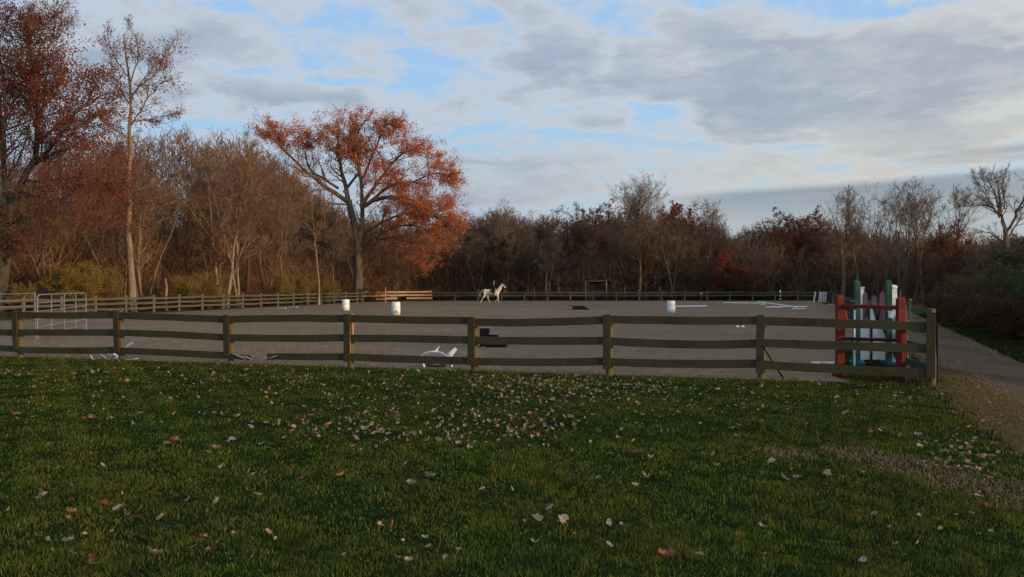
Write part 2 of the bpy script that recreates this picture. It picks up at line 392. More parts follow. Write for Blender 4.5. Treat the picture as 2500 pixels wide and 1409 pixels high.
def mat_gravel():
    m, nt, b = newmat('track_gravel', 1.0, .0)
    a = nz(nt, .5, 6, .6, (1.5, .3, 1)); f = nz(nt, 22, 6, .7); h = nz(nt, 3.0, 5, .7)
    c = ramp(nt, a, [(.35, (.060, .038, .022)), (.52, (.100, .070, .047)), (.75, (.085, .052, .028))])
    c = mixc(nt, mth(nt, 'MULTIPLY', ramp(nt, f, [(.4, (0, 0, 0)), (.75, (1, 1, 1))]), .6), c, (.22, .175, .135))
    c = mixc(nt, mth(nt, 'MULTIPLY', ramp(nt, h, [(.60, (0, 0, 0)), (.68, (1, 1, 1))]), .7), c, (.07, .05, .035))
    nt.links.new(c, b.inputs['Base Color']); bump(nt, f, 1.0, .03, b); return m
M_ground = mat_ground(); M_sand = mat_sand(); M_gravel = mat_gravel()
M_soil = mat_noise('turf_soil', [(.3, (.007, .013, .004)), (.6, (.013, .022, .006)), (.8, (.025, .024, .010))], 3, bmp=.6, bd=.03, spec=0.0, rough=1.0)
M_verge = mat_noise('verge_turf', [(.3, (.022, .034, .012)), (.55, (.042, .055, .016)), (.75, (.10, .075, .03))], 1.5, bmp=.8, bd=.05, spec=0.0, rough=1.0)

# ------------------------------------------------------------------ lay of the land
def fence_y(x): return 19.5 - .30 * (x + .9)          # near fence line
CORNER = Vector((8.2, 16.8, 0)); RS = .347
def right_x(y): return 8.2 + RS * (y - 16.8)         # right fence line
def road_l(y): return right_x(y) + .55 + (0.25 if y > 20 else 0)
def road_r(y): return 13.25 + .395 * (y - 22.3)
def left_x(y): return -26 + .24 * (y - 62)           # far left fence line

def sheet(name, pts, z, mat):
    me = bpy.data.meshes.new(name); me.from_pydata([(x, y, z) for x, y in pts], [], [tuple(range(len(pts)))]); me.materials.append(mat)
    return kind(link(name, me), 'structure')
sheet('ground', [(-500, -150), (500, -150), (500, 700), (-500, 700)], 0.0, M_ground)

# arena sand with a wavy rim, slightly raised rows of clods are added later
def ragged(pts, amp=.35, step=1.2, seed=3):
    r = random.Random(seed); out = []
    for i in range(len(pts)):
        a = Vector(pts[i]); b = Vector(pts[(i + 1) % len(pts)]); n = max(1, int((b - a).length / step))
        nrm = Vector((-(b - a).y, (b - a).x)).normalized()
        for k in range(n):
            q = a.lerp(b, k / n) + nrm * r.uniform(-amp, amp) * (0 if k == 0 else 1); out.append((q.x, q.y))
    return out
sand_pts = [(-26, fence_y(-26) + .35), (-4, fence_y(-4) + .3), (6.9, fence_y(6.9) + .35), (7.4, 19.9), (9.3, 24), (12.8, 32), (18.5, 46), (24.5, 62), (31.0, 84), (35.0, 98),
            (36.5, 104.5), (20, 105.2), (0, 104.6), (-13, 103), (-17.0, 97), (-19.5, 84), (-24.5, 62), (-30, 40)]
sheet('arena_sand', ragged(sand_pts, .22), .004, M_sand)
# gravel track beside the right fence
rp = [(road_l(y), y) for y in (-6, 4, 10, 14, 18, 24, 32, 45, 60, 80)] + [(road_r(y) - (.2 if y > 60 else 0), y) for y in (80, 60, 45, 32, 24, 18, 14, 10, 4, -6)]
sheet('gravel_track', ragged(rp, .16, .8, 5), .006, M_gravel)
vp = [(road_r(y) - .12, y) for y in (0, 10, 20, 30, 40, 50, 60, 75)] + [(road_r(y) + 5, y) for y in (75, 60, 50, 40, 30, 20, 10, 0)]
sheet('grass_verge', ragged(vp, .12, .8, 8), .010, M_verge)
# strip of turf between the sand and the right fence
ip = [(6.95, fence_y(6.95) + .1), (8.1, 17.2)] + [(right_x(y) + .1, y) for y in (18, 24, 32, 46, 62, 84, 100, 107)] + [(36.4, 104.3), (34.9, 98), (30.9, 84), (24.4, 62), (18.4, 46), (12.7, 32), (9.2, 24), (7.3, 19.9)]
sheet('turf_strip', ragged(ip, .1, 1, 9), .008, M_verge)

def gz(x, y):
    """gentle swells of the lawn, flat at the fence"""
    d = fence_y(x) - y
    k = max(0.0, min(1.0, (d - .3) / 3.0)) * max(0.0, min(1.0, (road_l(y) - x) / 1.5))
    return .014 + k * (.05 + .05 * mnoise.noise(Vector((x * .35, y * .5, 3))) + .02 * mnoise.noise(Vector((x * 1.2, y * 1.4, 8))))
def build_lawn():
    nx, ny = 120, 70; V = []; F = []
    for j in range(ny + 1):
        for i in range(nx + 1):
            u = i / nx; v = j / ny
            x = -26 + u * 37; yt = fence_y(x) + .32 if x < 8.3 else 16.9
            y = -6 + v * (yt + 6)
            x = min(x, road_l(y) - .05)
            V.append((x, y, gz(x, y)))
    for j in range(ny):
        for i in range(nx):
            a = j * (nx + 1) + i; F.append((a, a + 1, a + nx + 2, a + nx + 1))
    kind(link('lawn', mesh_np('lawn', V, F, smooth=True, mats=[M_soil])), 'structure')
build_lawn()

# ------------------------------------------------------------------ grass blades
def vn(x, y, s=1.0, seed=0.0):
    x = np.asarray(x) * s; y = np.asarray(y) * s
    return (np.sin(x * 1.3 + y * .7 + seed) + np.sin(x * -.6 + y * 1.7 + seed * 2.1) + np.sin(x * 2.9 - y * 1.1 + seed * .7 + 1.2 * np.sin(y * 1.3))
            + np.sin(y * 3.3 + x * 1.9 + seed * 1.7)) / 4
def in_straw(x, y):
    ax, ay, bx, by = 3.9, 10.0, 5.0, 7.2
    t = np.clip(((x - ax) * (bx - ax) + (y - ay) * (by - ay)) / ((bx - ax) ** 2 + (by - ay) ** 2), 0, 1)
    d = np.hypot(x - ax - t * (bx - ax), y - ay - t * (by - ay))
    e = np.hypot((x - 3.1) / .22, (y - 9.85) / .32)
    return np.minimum(d / (.30 + .18 * t), e) + .5 * vn(x, y, 3.1, 2) + .45 * vn(x, y, 11, 5)
def roadside(x, y): return (road_l(y) - x)
def blades(x, y, z, h, w, lean):
    n = len(x); az = rng.uniform(0, 2 * PI, n); la = rng.uniform(0, 2 * PI, n)
    ux, uy = np.cos(az) * w / 2, np.sin(az) * w / 2
    lx, ly = np.cos(la) * h * lean, np.sin(la) * h * lean
    V = np.empty((n, 5, 3), np.float32)
    V[:, 0] = np.stack([x - ux, y - uy, z - .01], 1); V[:, 1] = np.stack([x + ux, y + uy, z - .01], 1)
    V[:, 2] = np.stack([x + ux * .8 + lx * .4, y + uy * .8 + ly * .4, z + h * .6], 1)
    V[:, 3] = np.stack([x - ux * .8 + lx * .4, y - uy * .8 + ly * .4, z + h * .6], 1)
    V[:, 4] = np.stack([x + lx, y + ly, z + h * (1 - lean * .35)], 1)
    b = np.arange(n)[:, None] * 5
    return V.reshape(-1, 3), b + np.array([[0, 1, 2, 3]]), b + np.array([[3, 2, 4]])
def mat_grass(k=1.0):
    m, nt, b = newmat('grass_blades', .8, .06)
    g = nt.nodes.new('ShaderNodeNewGeometry')
    c = ramp(nt, g.outputs['Random Per Island'], [(0, (.020, .052, .008)), (.4, (.040, .086, .012)), (.72, (.085, .120, .016)), (.9, (.165, .160, .026)), (1, (.30, .24, .08))])
    f = nz(nt, .9, 5, .65)
    c = mixc(nt, mth(nt, 'MULTIPLY', ramp(nt, f, [(.44, (0, 0, 0)), (.66, (1, 1, 1))]), .65), c, (.125, .115, .018))
    f2 = nz(nt, 1.7, 4, .65, coord='Object', rot=(0, 0, 1))
    c = mixc(nt, mth(nt, 'MULTIPLY', ramp(nt, f2, [(.52, (0, 0, 0)), (.66, (1, 1, 1))]), .7), c, (.014, .044, .012))
    f3 = nz(nt, .42, 4, .6)
    c = mixc(nt, mth(nt, 'MULTIPLY', ramp(nt, f3, [(.48, (0, 0, 0)), (.60, (1, 1, 1))]), .30), c, (.115, .10, .022))
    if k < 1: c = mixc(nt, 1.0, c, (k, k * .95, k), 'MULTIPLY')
    nt.links.new(c, b.inputs['Base Color'])
    t = nt.nodes.new('ShaderNodeBsdfTranslucent'); nt.links.new(c, t.inputs[0])
    mx = nt.nodes.new('ShaderNodeMixShader'); mx.inputs[0].default_value = .35
    nt.links.new(b.outputs[0], mx.inputs[1]); nt.links.new(t.outputs[0], mx.inputs[2]); nt.links.new(mx.outputs[0], nt.nodes['Material Output'].inputs[0])
    return m
M_grass = mat_grass(); M_grassshade = mat_grass(.36); M_grassshade.name = 'shaded_verge_grass'  # second copy is the same grass, darkened in colour to stand for shade
M_straw = mat_leaf('dry_straw_grass', [(.19, .125, .07), (.26, .175, .10), (.13, .085, .05), (.21, .125, .075)], transl=.2)
M_rustgrass = mat_leaf('rusty_dry_grass', [(.15, .10, .03), (.12, .095, .028), (.20, .12, .05), (.085, .085, .022)], transl=.25)
def build_grass():
    X = []; Y = []; H = []; W = []
    for y0, y1, dens, wd in ((4.6, 6.5, 4600, .0046), (6.5, 8.5, 3600, .0055), (8.5, 11, 2400, .0070), (11, 14.5, 1500, .0095), (14.5, 27, 850, .012)):
        xm = y1 * .62 + 2.6; n = int(dens * 2 * xm * (y1 - y0))
        x = rng.uniform(-xm, xm, n); y = rng.uniform(y0, y1, n)
        clump = .8 * vn(x, y, 3.0, 1) + .8 * vn(x, y, 9, 4) + .5 * vn(x, y, 1.1, 7)
        lim = np.where(x < 8.25, 19.5 - .30 * (x + .9) + .20 + .14 * vn(x, y, 4, 3), 99)
        right = 8.2 + RS * (y - 16.8) + .55
        keep = (y < lim) & (x < right - .05 + .12 * vn(x, y, 3, 9)) & (rng.uniform(0, 1, n) < .62 + .38 * clump) & (np.abs(x) < y * .62 + 2.6)
        keep &= ~((in_straw(x, y) < 1) & (rng.uniform(0, 1, n) < .78))
        keep &= ~((right - x < .35) & (rng.uniform(0, 1, n) < .7))
        keep &= (x < 8.25) | (x > right - .7) | (y < 16.9)
        x, y, clump, lim = x[keep], y[keep], clump[keep], lim[keep]
        edge = np.clip(1 - (lim - y) / .9, 0, 1)
        h = (.037 + .024 * clump + .06 * edge) * rng.uniform(.6, 1.35, len(x))
        X.append(x); Y.append(y); H.append(np.maximum(h, .015)); W.append(wd * rng.uniform(.7, 1.3, len(x)))
    x, y, h, w = map(np.concatenate, (X, Y, H, W))
    z = np.array([gz(a, b) for a, b in zip(x, y)])
    V, F4, F3 = blades(x, y, z, h, w, rng.uniform(.2, .95, len(x)))
    far = y > 10.5; nb = len(V) // 5; V5 = V.reshape(nb, 5, 3); a_ = V5[~far]; b_ = V5[far][:, [0, 1, 4]]      # far blades are single tapered faces
    V = np.concatenate([a_.reshape(-1, 3), b_.reshape(-1, 3)]); q_ = np.arange(len(a_))[:, None] * 5; F4 = q_ + np.array([[0, 1, 2, 3]])
    F3 = np.concatenate([q_ + np.array([[3, 2, 4]]), len(a_) * 5 + np.arange(len(b_))[:, None] * 3 + np.array([[0, 1, 2]])])
    kind(tag(link('grass', mesh_np('grass', V, F4, F3, mats=[M_grass])), 'short green autumn grass of the foreground lawn', 'grass'), 'stuff')
    # straw patch
    n = 34000; x = rng.uniform(1, 6.4, n); y = rng.uniform(6.5, 11.2, n); k = in_straw(x, y) < 1.08; x, y = x[k], y[k]
    z = np.array([gz(a, b) for a, b in zip(x, y)])
    V, F4, F3 = blades(x, y, z, rng.uniform(.02, .06, len(x)), rng.uniform(.004, .008, len(x)), rng.uniform(.6, 1.6, len(x)))
    kind(tag(link('dry_grass', mesh_np('dry_grass', V, F4, F3, mats=[M_straw])), 'patch of dead straw coloured grass in the lawn on the right', 'grass'), 'stuff')
    # rusty fringe along the track and round the corner post
    n = 74000; y = rng.uniform(4.5, 20.5, n); x = 8.2 + RS * (y - 16.8) + .62 + rng.normal(-.06, .27, n)
    k = (x < 10.2) & (rng.uniform(0, 1, n) < .35 + .65 * (vn(x, y, 2.4, 6) > -.1)) & ~((y > fence_y(x) + .2) & (x < 8.1)); x, y = x[k], y[k]
    z = np.array([gz(a, b) for a, b in zip(x, y)])
    V, F4, F3 = blades(x, y, z, rng.uniform(.02, .075, len(x)), rng.uniform(.007, .012, len(x)), rng.uniform(.3, 1.3, len(x)))
    kind(tag(link('dry_grass', mesh_np('dry_grass', V, F4, F3, mats=[M_rustgrass])), 'rusty dry grass fringing the gravel track', 'grass'), 'stuff')
    # turf strip inside the right fence and verge before the hedge
    n = 80000; y = 6 + rng.uniform(0, 1, n) ** 1.1 * 51; a = rng.uniform(0, 1, n)
    xl = np.interp(y, [17, 19.6, 24, 32, 46, 62], [7.0, 7.3, 9.2, 12.7, 18.4, 24.4]); xr = 8.2 + RS * (y - 16.8) + .45
    x1 = xl + (xr - xl) * a; x2 = 13.25 + .395 * (y - 22.3) - .1 + rng.uniform(0, 1, n) ** 1.3 * 3.0
    s = rng.uniform(0, 1, n) < .5; x = np.where(s, x1, x2)
    k = np.where(s, (y > fence_y(x) + .15) & (y > 17.2), True); x, y = x[k], y[k]
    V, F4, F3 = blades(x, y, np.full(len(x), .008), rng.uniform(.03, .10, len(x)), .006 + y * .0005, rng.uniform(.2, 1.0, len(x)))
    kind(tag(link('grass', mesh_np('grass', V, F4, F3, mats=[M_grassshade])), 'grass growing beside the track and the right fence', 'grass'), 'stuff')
build_grass()

# ------------------------------------------------------------------ sand clods and hoof prints, stones on the track
def build_clods():
    V = []; F = []
    def clod(x, y, s, z=0.0, fl=.6):
        k = len(V); r = [s * rng.uniform(.6, 1.3) for _ in range(5)]
        for i in range(5):
            a = i * 2 * PI / 5; V.append((x + r[i] * math.cos(a), y + r[i] * math.sin(a), z - .004))
        V.append((x + rng.uniform(-.3, .3) * s, y + rng.uniform(-.3, .3) * s, z + s * rng.uniform(.6, 1.3) * fl))
        for i in range(5): F.append((k + i, k + (i + 1) % 5, k + 5))
    for _ in range(9000):
        y = 19.5 + 75 * rng.random() ** 1.9; x = rng.uniform(-.6, .38) * y
        if x > 7 + .34 * (y - 19.6) - .5 or x < left_x(y) + 2 or y < fence_y(x) + .5: continue
        clod(x, y, rng.choice((.02, .03, .06, .11, .16)) * rng.uniform(.7, 1.2), .004, .20)
    kind(tag(link('sand_clods', mesh_np('sand_clods', V, None, F, mats=[M_sand])), 'small clods of churned sand across the riding arena', 'clods'), 'stuff')
    V.clear(); F.clear()
    for _ in range(6000):
        y = 11 + 34 * rng.random() ** 1.4; x = rng.uniform(road_l(y), road_r(y)); clod(x, y, rng.uniform(.008, .03), .006)
    kind(tag(link('track_stones', mesh_np('track_stones', V, None, F, mats=[M_gravel])), 'loose small stones on the gravel track', 'stones'), 'stuff')
build_clods()

# ------------------------------------------------------------------ fences
def rail_mesh(name, A, B, h, t, mat, seed, sag=.012, ends=(0, 0)):
    """board from A to B (top edge centre line), hanging h down, t thick; A, B local"""
    A = Vector(A); B = Vector(B); n = 6; d = (B - A); L = d.length; dh = Vector((d.x, d.y, 0)).normalized(); nr = Vector((-dh.y, dh.x, 0))
    r = random.Random(seed); rings = []
    for i in range(n + 1):
        u = i / n; p = A.lerp(B, u) - Vector((0, 0, 1)) * (sag * 4 * u * (1 - u) + r.uniform(-.004, .004)) + nr * r.uniform(-.004, .004)
        hh = h * (1 + r.uniform(-.03, .03)); b = t * .2
        rings.append([p - nr * t / 2 - Vector((0, 0, b)), p - nr * (t / 2 - b), p + nr * (t / 2 - b), p + nr * t / 2 - Vector((0, 0, b)),
                      p + nr * t / 2 - Vector((0, 0, hh)), p - nr * t / 2 - Vector((0, 0, hh))])
    m = MB(); m.sweep(rings); me = bpy.data.meshes.new(name); me.from_pydata([tuple(v) for v in m.v], [], m.f); me.materials.append(mat); me.update(); return me
def round_post(m, c, h, r, seed, lean=(0, 0), n=10):
    q = random.Random(seed); c = Vector(c)
    pts = [c + Vector((0, 0, -.12)), c + Vector((lean[0] * .4, lean[1] * .4, h * .4)), c + Vector((lean[0], lean[1], h)), c + Vector((lean[0], lean[1], h + .012))]
    m.tube(pts, [r * 1.04, r * 1.0, r * .96, r * .7], n)

# near fence ----------------------------------------------------------
post_px = [-520, -215, 40, 287, 555, 848, 1151, 1482, 1855, 2272]
def on_near(px):
    s = (px - 1250) / FPX; y = (19.5 - .27) / (1 + .30 * s); return Vector((s * y, y, 0))
posts = [on_near(p) for p in post_px]
# rows of the three rail tops at each post, left side / right side of it
rows = {2: ((762, 805, 845), (761, 804.5, 846.5)), 3: ((761, 804, 846.5), (762, 804, 848)), 4: ((771.5, 815.5, 860), (771.7, 816, 863)),
        5: ((769.5, 816, 863), (768, 817, 862)), 6: ((774, 821, 872), (777, 822, 873.5)), 7: ((771, 822.5, 872.5), (770.5, 822.5, 874)),
        8: ((772.5, 828, 878), (773, 828, 880)), 9: ((787, 841, 900), (787, 841, 900))}
def zrow(py, y): return CAM_H - (py - HOR) / FPX * y
root = thing('board_fence', 'near three-rail wooden board fence with flat battens over the posts, along the lawn', 'fence', posts[6])
org = posts[6]
fdir = (posts[9] - posts[2]).normalized(); fn = Vector((fdir.y, -fdir.x, 0))    # towards the camera
if fn.y > 0: fn = -fn
hts = []
tops = {0: 1.25, 1: 1.25, 2: None}
for i, p in enumerate(posts):
    topz = {2: 762, 3: 759, 4: 769, 5: 767, 6: 774, 7: 768, 8: 769, 9: 763}.get(i)
    h = zrow(topz, p.y) if topz else 1.25
    hts.append(h)
    lean = {2: (-.05, 0), 3: (-.04, 0), 4: (-.03, 0), 8: (.02, 0)}.get(i, (0, 0))
    c = p - fn * .115 - org
    m = MB(); round_post(m, c + Vector((.03, 0, 0)), h - (.01 if i != 9 else -.06), .078 if i != 9 else .085, i, lean); m.build('post', M_post, root, smooth=True)
    # batten
    if i in (2, 3, 4): bot = .24
    else: bot = .17
    m = MB(); ww = .165
    Mx = Matrix.Translation(Vector((0, 0, 0))) @ Matrix.Rotation(math.atan2(fdir.y, fdir.x), 4, 'Z') @ Matrix.Rotation(-lean[0] * -.9 if False else math.atan2(lean[0], h), 4, 'Y')
    m.box(p + fn * .028 - org + Vector((lean[0] * .5, 0, (h + bot) / 2)), (ww, .034, h - bot), M=Mx, bev=.004)
    m.build('batten', M_fence, root)
    if i == 5:   # split post edge, the sunlight on it put into the orange colour
        m = MB()
        m.tube([p + fn * .03 - org + Vector((.088, 0, bot)), p + fn * .03 - org + Vector((.080, 0, .6)), p + fn * .03 - org + Vector((.066, 0, h))], [.010, .013, .016], 5)
        m.tube([p + fn * .0 - org + Vector((.122, 0, .75)), p + fn * .0 - org + Vector((.126, 0, .95)), p + fn * .0 - org + Vector((.115, 0, h + .01))], [.012, .030, .034], 6)
        m.build('lit_split_edge', M_split, root)
    if i == 9:
        m = MB(); m.tube([p + fn * .03 - org + Vector((.095, 0, .12)), p + fn * .03 - org + Vector((.10, 0, .5)), p + fn * .03 - org + Vector((.10, .02, .8))], [.010, .009, .006], 5); m.build('lit_split_edge', M_splint, root)  # split corner edge, its pale colour stands in for sun catching it
for i in range(len(posts) - 1):
    a, b = posts[i], posts[i + 1]
    for k in range(3):
        ra = rows[i][1][k] if i in rows else None; rb = rows[i + 1][0][k] if i + 1 in rows else None
        za = zrow(ra, a.y) if ra else (1.22, .80, .38)[k]; zb = zrow(rb, b.y) if rb else (1.22, .80, .38)[k]
        A = a - org + fn * (.0 + random.uniform(-.004, .004)); B = b - org + fn * (.0)
        A.z = za; B.z = zb
        A = A + fdir * .004; B = B - fdir * .004
        sag = {(3, 0): .0, (4, 0): -.02, (5, 0): .01, (6, 2): .02, (7, 1): .05, (6, 0): .035, (5, 2): .015}.get((i, k), random.uniform(-.012, .022))
        if i == 4 and k == 2:      # broken bottom rail
            A2 = A.lerp(B, .34); A3 = A.lerp(B, .60)
            link('rail', rail_mesh('rail', A2, B, .165, .03, M_fence, 99, -.004), root)
            link('rail', rail_mesh('rail', A, A.lerp(B, .20) - Vector((0, 0, .05)), .12, .03, M_darkwood, 98, .0), root)
            for q, (u0, z0, u1, z1, r) in enumerate([(.05, -.02, .13, -.08, .016), (.08, -.06, .17, -.15, .016), (.13, -.06, .22, -.16, .019), (.29, -.16, .34, -.08, .012), (.36, -.13, .44, -.05, .014), (.30, -.14, .37, -.10, .008)]):
                m = MB(); m.tube([A.lerp(B, u0) + fn * .03 + Vector((0, 0, z0)), A.lerp(B, (u0 + u1) / 2) + fn * .035 + Vector((0, 0, (z0 + z1) / 2 + .012)), A.lerp(B, u1) + fn * .03 + Vector((0, 0, z1))], [r * .5, r, r * .25], 5); m.build('splinter', M_splint, root)
            continue
        link('rail', rail_mesh('rail', A, B, .172, .032, M_fence, i * 7 + k, sag), root)
# right fence -----------------------------------------------------------
rroot = thing('board_fence', 'board fence running away from the right corner post along the gravel track', 'fence', CORNER)
rpos = [Vector((8.22, 16.95, 0)), Vector((8.58, 18.75, 0))]
y = 21.4
while y < 108: rpos.append(Vector((right_x(y) - .1, y, 0))); y += 2.95
for i, p in enumerate(rpos):
    if i > 0:
        m = MB(); far = p.y > 80
        round_post(m, p - CORNER, 1.22 + .05 * math.sin(i * 3.1), .075, 40 + i, (0, 0), 8); m.build('post', M_post if i < 3 else M_darkwood, rroot, smooth=True)
    if i < len(rpos) - 1:
        q = rpos[i + 1]; off = Vector((-.09, 0, 0)) if i else Vector((-.03, 0, 0)); off2 = Vector((-.09, 0, 0))
        for k, z in enumerate((1.20, .83, .44)):
            A = p - CORNER + off; B = q - CORNER + off2; A.z = z + random.uniform(-.02, .02); B.z = z + random.uniform(-.02, .02)
            link('rail', rail_mesh('rail', A, B, .155, .03, M_teal_dark if i == 0 else M_darkwood, 300 + i * 3 + k, .008), rroot)
# far left fence ----------------------------------------------------------
lroot = thing('rail_fence', 'far left wooden rail fence in front of the orange-brown woods', 'fence', (left_x(70), 70, 0))
LO = Vector((left_x(70), 70, 0)); lp = []
y = 36.0
while y < 98: lp.append(Vector((left_x(y), y, 0))); y += 2.92
lp.append(Vector((-17.3, 99.5, 0)))
for i, p in enumerate(lp):
    m = MB(); m.box(p - LO + Vector((0, 0, .58)), (.13, .13, 1.36), bev=.01, rz=.2 * math.sin(i * 5)); m.build('post', M_greypost, lroot)
    if i < len(lp) - 1:
        q = lp[i + 1]
        for k, z in enumerate((1.12, .78, .42)):
            A = p - LO + Vector((.08, 0, z + random.uniform(-.03, .03))); B = q - LO + Vector((.08, 0, z + random.uniform(-.03, .03)))
            link('rail', rail_mesh('rail', A, B, .15, .03, M_greyfence, 500 + i * 3 + k, .02), lroot)
# far back fence ----------------------------------------------------------
broot = thing('rail_fence', 'rail fence along the far end of the arena before the dark woods', 'fence', (0, 107, 0))
BO = Vector((0, 107, 0)); bp = [Vector((-17.2, 99.9, 0)), Vector((-16.0, 101.0, 0)), Vector((-14.9, 102.2, 0)), Vector((-13.8, 103.5, 0)), Vector((-12.9, 105.2, 0))]
x = -9.9
while x < 39.5: bp.append(Vector((x, 106.6 + .04 * x, 0))); x += 2.86
for i, p in enumerate(bp):
    pale = i < 5
    m = MB(); m.box(p - BO + Vector((0, 0, .50 if i % 7 else .6)), (.14, .14, 1.26 if i % 7 else 1.45), bev=.01); m.build('post', M_greypost if not pale else M_darkwood, broot)
    if i < len(bp) - 1:
        q = bp[i + 1]
        for k, z in enumerate((1.10, .74) if not pale else (1.22, .82, .46)):
            if pale and k == 2 and i in (0, 3): continue
            A = p - BO + Vector((0, -.1, z + random.uniform(-.03, .03))); B = q - BO + Vector((0, -.1, z + random.uniform(-.03, .03)))
            link('rail', rail_mesh('rail', A, B, .17 if not pale else .22, .03, M_greyfence if not pale else M_newboard, 700 + i * 3 + k, .015), broot)
# black pipe and black bar ---------------------------------------------------
m = MB(); g = P(2288, 17.35, 0); m.tube([g, g + Vector((0, 0, .6)), g + Vector((-.01, 0, 1.20))], .026, 8)
tag(m.build('black_pipe', M_black, smooth=True), 'black pipe standing behind the right corner post', 'pipe')
m = MB(); a = P(1916, 17.95, 0.0); b = P(1838, 18.02, py=838); b.y = fence_y(b.x) - .36 - .0; m.tube([a, a.lerp(b, .5), b], .016, 6)
tag(m.build('metal_bar', M_black), 'thin black bar leaning from the grass against the middle rail', 'bar')

# ------------------------------------------------------------------ pipe corral panels on the left
def panel(A, B, H, zs, n, label, cat='gate panel', feet=True):
    t = thing('corral_panel', label, cat, A); d = B - A; L = d.length; u = d.normalized(); ez = Vector((0, 0, 1)); r = .021
    m = MB(); c = .22
    m.tube([ez * .0, ez * (H - c), ez * (H - c * .3) + u * c * .3, ez * H + u * c, ez * H + u * (L - c), ez * (H - c * .3) + u * (L - c * .3), ez * (H - c) + u * L, u * L], r * 1.15, 8)
    m.build('frame', M_steel, t, smooth=True)
    for z in zs:
        m = MB(); m.tube([ez * z + u * r, ez * z + u * (L - r)], r, 6); m.build('rail', M_steel, t, smooth=True)
    for k in range(1, n):
        m = MB(); m.tube([ez * .18 + u * L * k / n, ez * H + u * L * k / n], r * .9, 6); m.build('upright', M_steel, t, smooth=True)
    if feet:
        for q in (0, 1):
            m = MB(); p = u * L * q; m.tube([p + Vector((0, -.16, .0)), p + Vector((0, -.10, .10)), p + Vector((0, .10, .10)), p + Vector((0, .16, .0))], .016, 6); m.build('foot', M_steel, t, smooth=True)
    return t
panel(P(91, 31.2, 0), P(210, 38.6, 0), 1.63, (.18, .45, .74, 1.03, 1.33), 4, 'grey galvanised pipe gate panel standing behind the left end of the near fence')
t = thing('wire_fence', 'thin three-rail fence line above the left end of the near fence', 'fence', P(-60, 38, 0))
for k_, z_ in enumerate((1.60, 1.31, 1.03)):
    m = MB(); A_ = Vector((0, 0, z_)); B_ = P(86, 39.0, 0) - P(-60, 38, 0) + Vector((0, 0, z_)); m.tube([A_, A_.lerp(B_, .5) - Vector((0, 0, .02)), B_], .016, 6); m.build('rail', M_steel, t)
for u_ in (.05, .98):
    m = MB(); q_ = (P(86, 39.0, 0) - P(-60, 38, 0)) * u_ + Vector((0, .05, 0)); m.tube([q_, q_ + Vector((0, 0, 1.66))], .05, 8); m.build('post', M_greypost, t)

# ------------------------------------------------------------------ barrels
def barrel(px, d, label, mark=0, rz=0):
    t = thing('barrel', label, 'barrel', P(px, d, .004), rz, 'white plastic barrels marking the arena')
    m = MB(); R = .285; H = .86
    m.lathe([(R * .80, 0), (R * .93, .012), (R * .97, .05), (R, .18), (R * 1.01, .27), (R * 1.03, .285), (R * 1.01, .30), (R * 1.02, H * .5), (R * 1.01, .56), (R * 1.03, .575), (R * 1.01, .59), (R, .70), (R * .965, H - .06), (R * .93, H - .02), (R * .90, H - .02)], 28)
    m.build('drum', M_barrel, t, smooth=True)
    m = MB(); m.lathe([(R * .89, H - .035), (R * .885, H - .012), (R * .2, H - .010)], 28); m.build('lid', M_white, t, smooth=True)
    for s in (-1, 1):
        m = MB(); m.lathe([(.028, H - .012), (.028, H + .008), (.01, H + .01)], 10, (s * R * .6, 0, 0)); m.build('bung', M_white, t)
    if mark:
        m = MB(); q = random.Random(4 + mark)
        for k in range(9 if mark == 2 else 3):
            a0 = -PI / 2 + (q.uniform(-.45, .35) if mark == 2 else q.uniform(.9, 1.15)); z = (.14 + .045 * (k % 6)) if mark == 2 else .48 + .05 * k
            L = q.uniform(.25, .6) if mark == 2 else .2
            m.tube([(R * 1.036 * math.cos(a0 + L * s), R * 1.036 * math.sin(a0 + L * s), z + q.uniform(-.02, .02)) for s in (0, .33, .66, 1)], q.uniform(.008, .018), 4)
        m.build('scuff_marks', M_stonegrey, t)
barrel(844, 66, 'white plastic barrel standing above the split orange fence post, farthest left', 1)
barrel(966.5, 56.5, 'white plastic barrel with grey smudged markings, second from the left', 2)
barrel(1638.5, 60.5, 'white plastic barrel standing alone on the right half of the arena', 0)

# ------------------------------------------------------------------ poles and blocks lying on the sand
def pole(px0, d0, px1, d1, label, r=.05, z0=None, z1=None, mat=None, bands=0):
    a = P(px0, d0, r if z0 is None else z0); b = P(px1, d1, r if z1 is None else z1)
    t = thing('jump_pole', label, 'pole', a, 0, 'white ground poles in the arena'); m = MB(); v = b - a
    m.tube([Vector((0, 0, 0)), v * .01, v * .5, v * .99, v], [r * .9, r, r, r, r * .9], 10); m.build('pole', mat or M_white, t, smooth=True)
    return t
pole(1649, 77, 1726, 78.5, 'white ground pole lying right of the lone barrel', .048)
pole(1765, 93, 1862, 89.5, 'white ground pole lying farthest back on the right', .05)
pole(1850, 85, 1944, 72.5, 'white ground pole slanting across another with its far end on a block', .05, z0=.32, z1=.09)
pole(1870, 74.5, 1972, 76.5, 'white ground pole lying under the slanting one', .045)
pole(1934, 70.5, 1966, 71, 'short piece of flat white pole in front of the crossed poles', .03)
def flatplank(px0, px1, d, label):
    a = P(px0, d, .02); b = P(px1, d - .6, .02); m = MB(); m.box((0, 0, .02), ((b - a).length, .16, .045), math.atan2((b - a).y, (b - a).x), bev=.01)
    o = m.build('flat_plank', M_whitep); o.location = (a + b) / 2; tag(o, label, 'plank'); return o
flatplank(676, 697, 72.5, 'short white flat plank lying at the left fence, left of the pair')
flatplank(704, 726, 75.5, 'short white flat plank lying at the left fence, right of the pair')
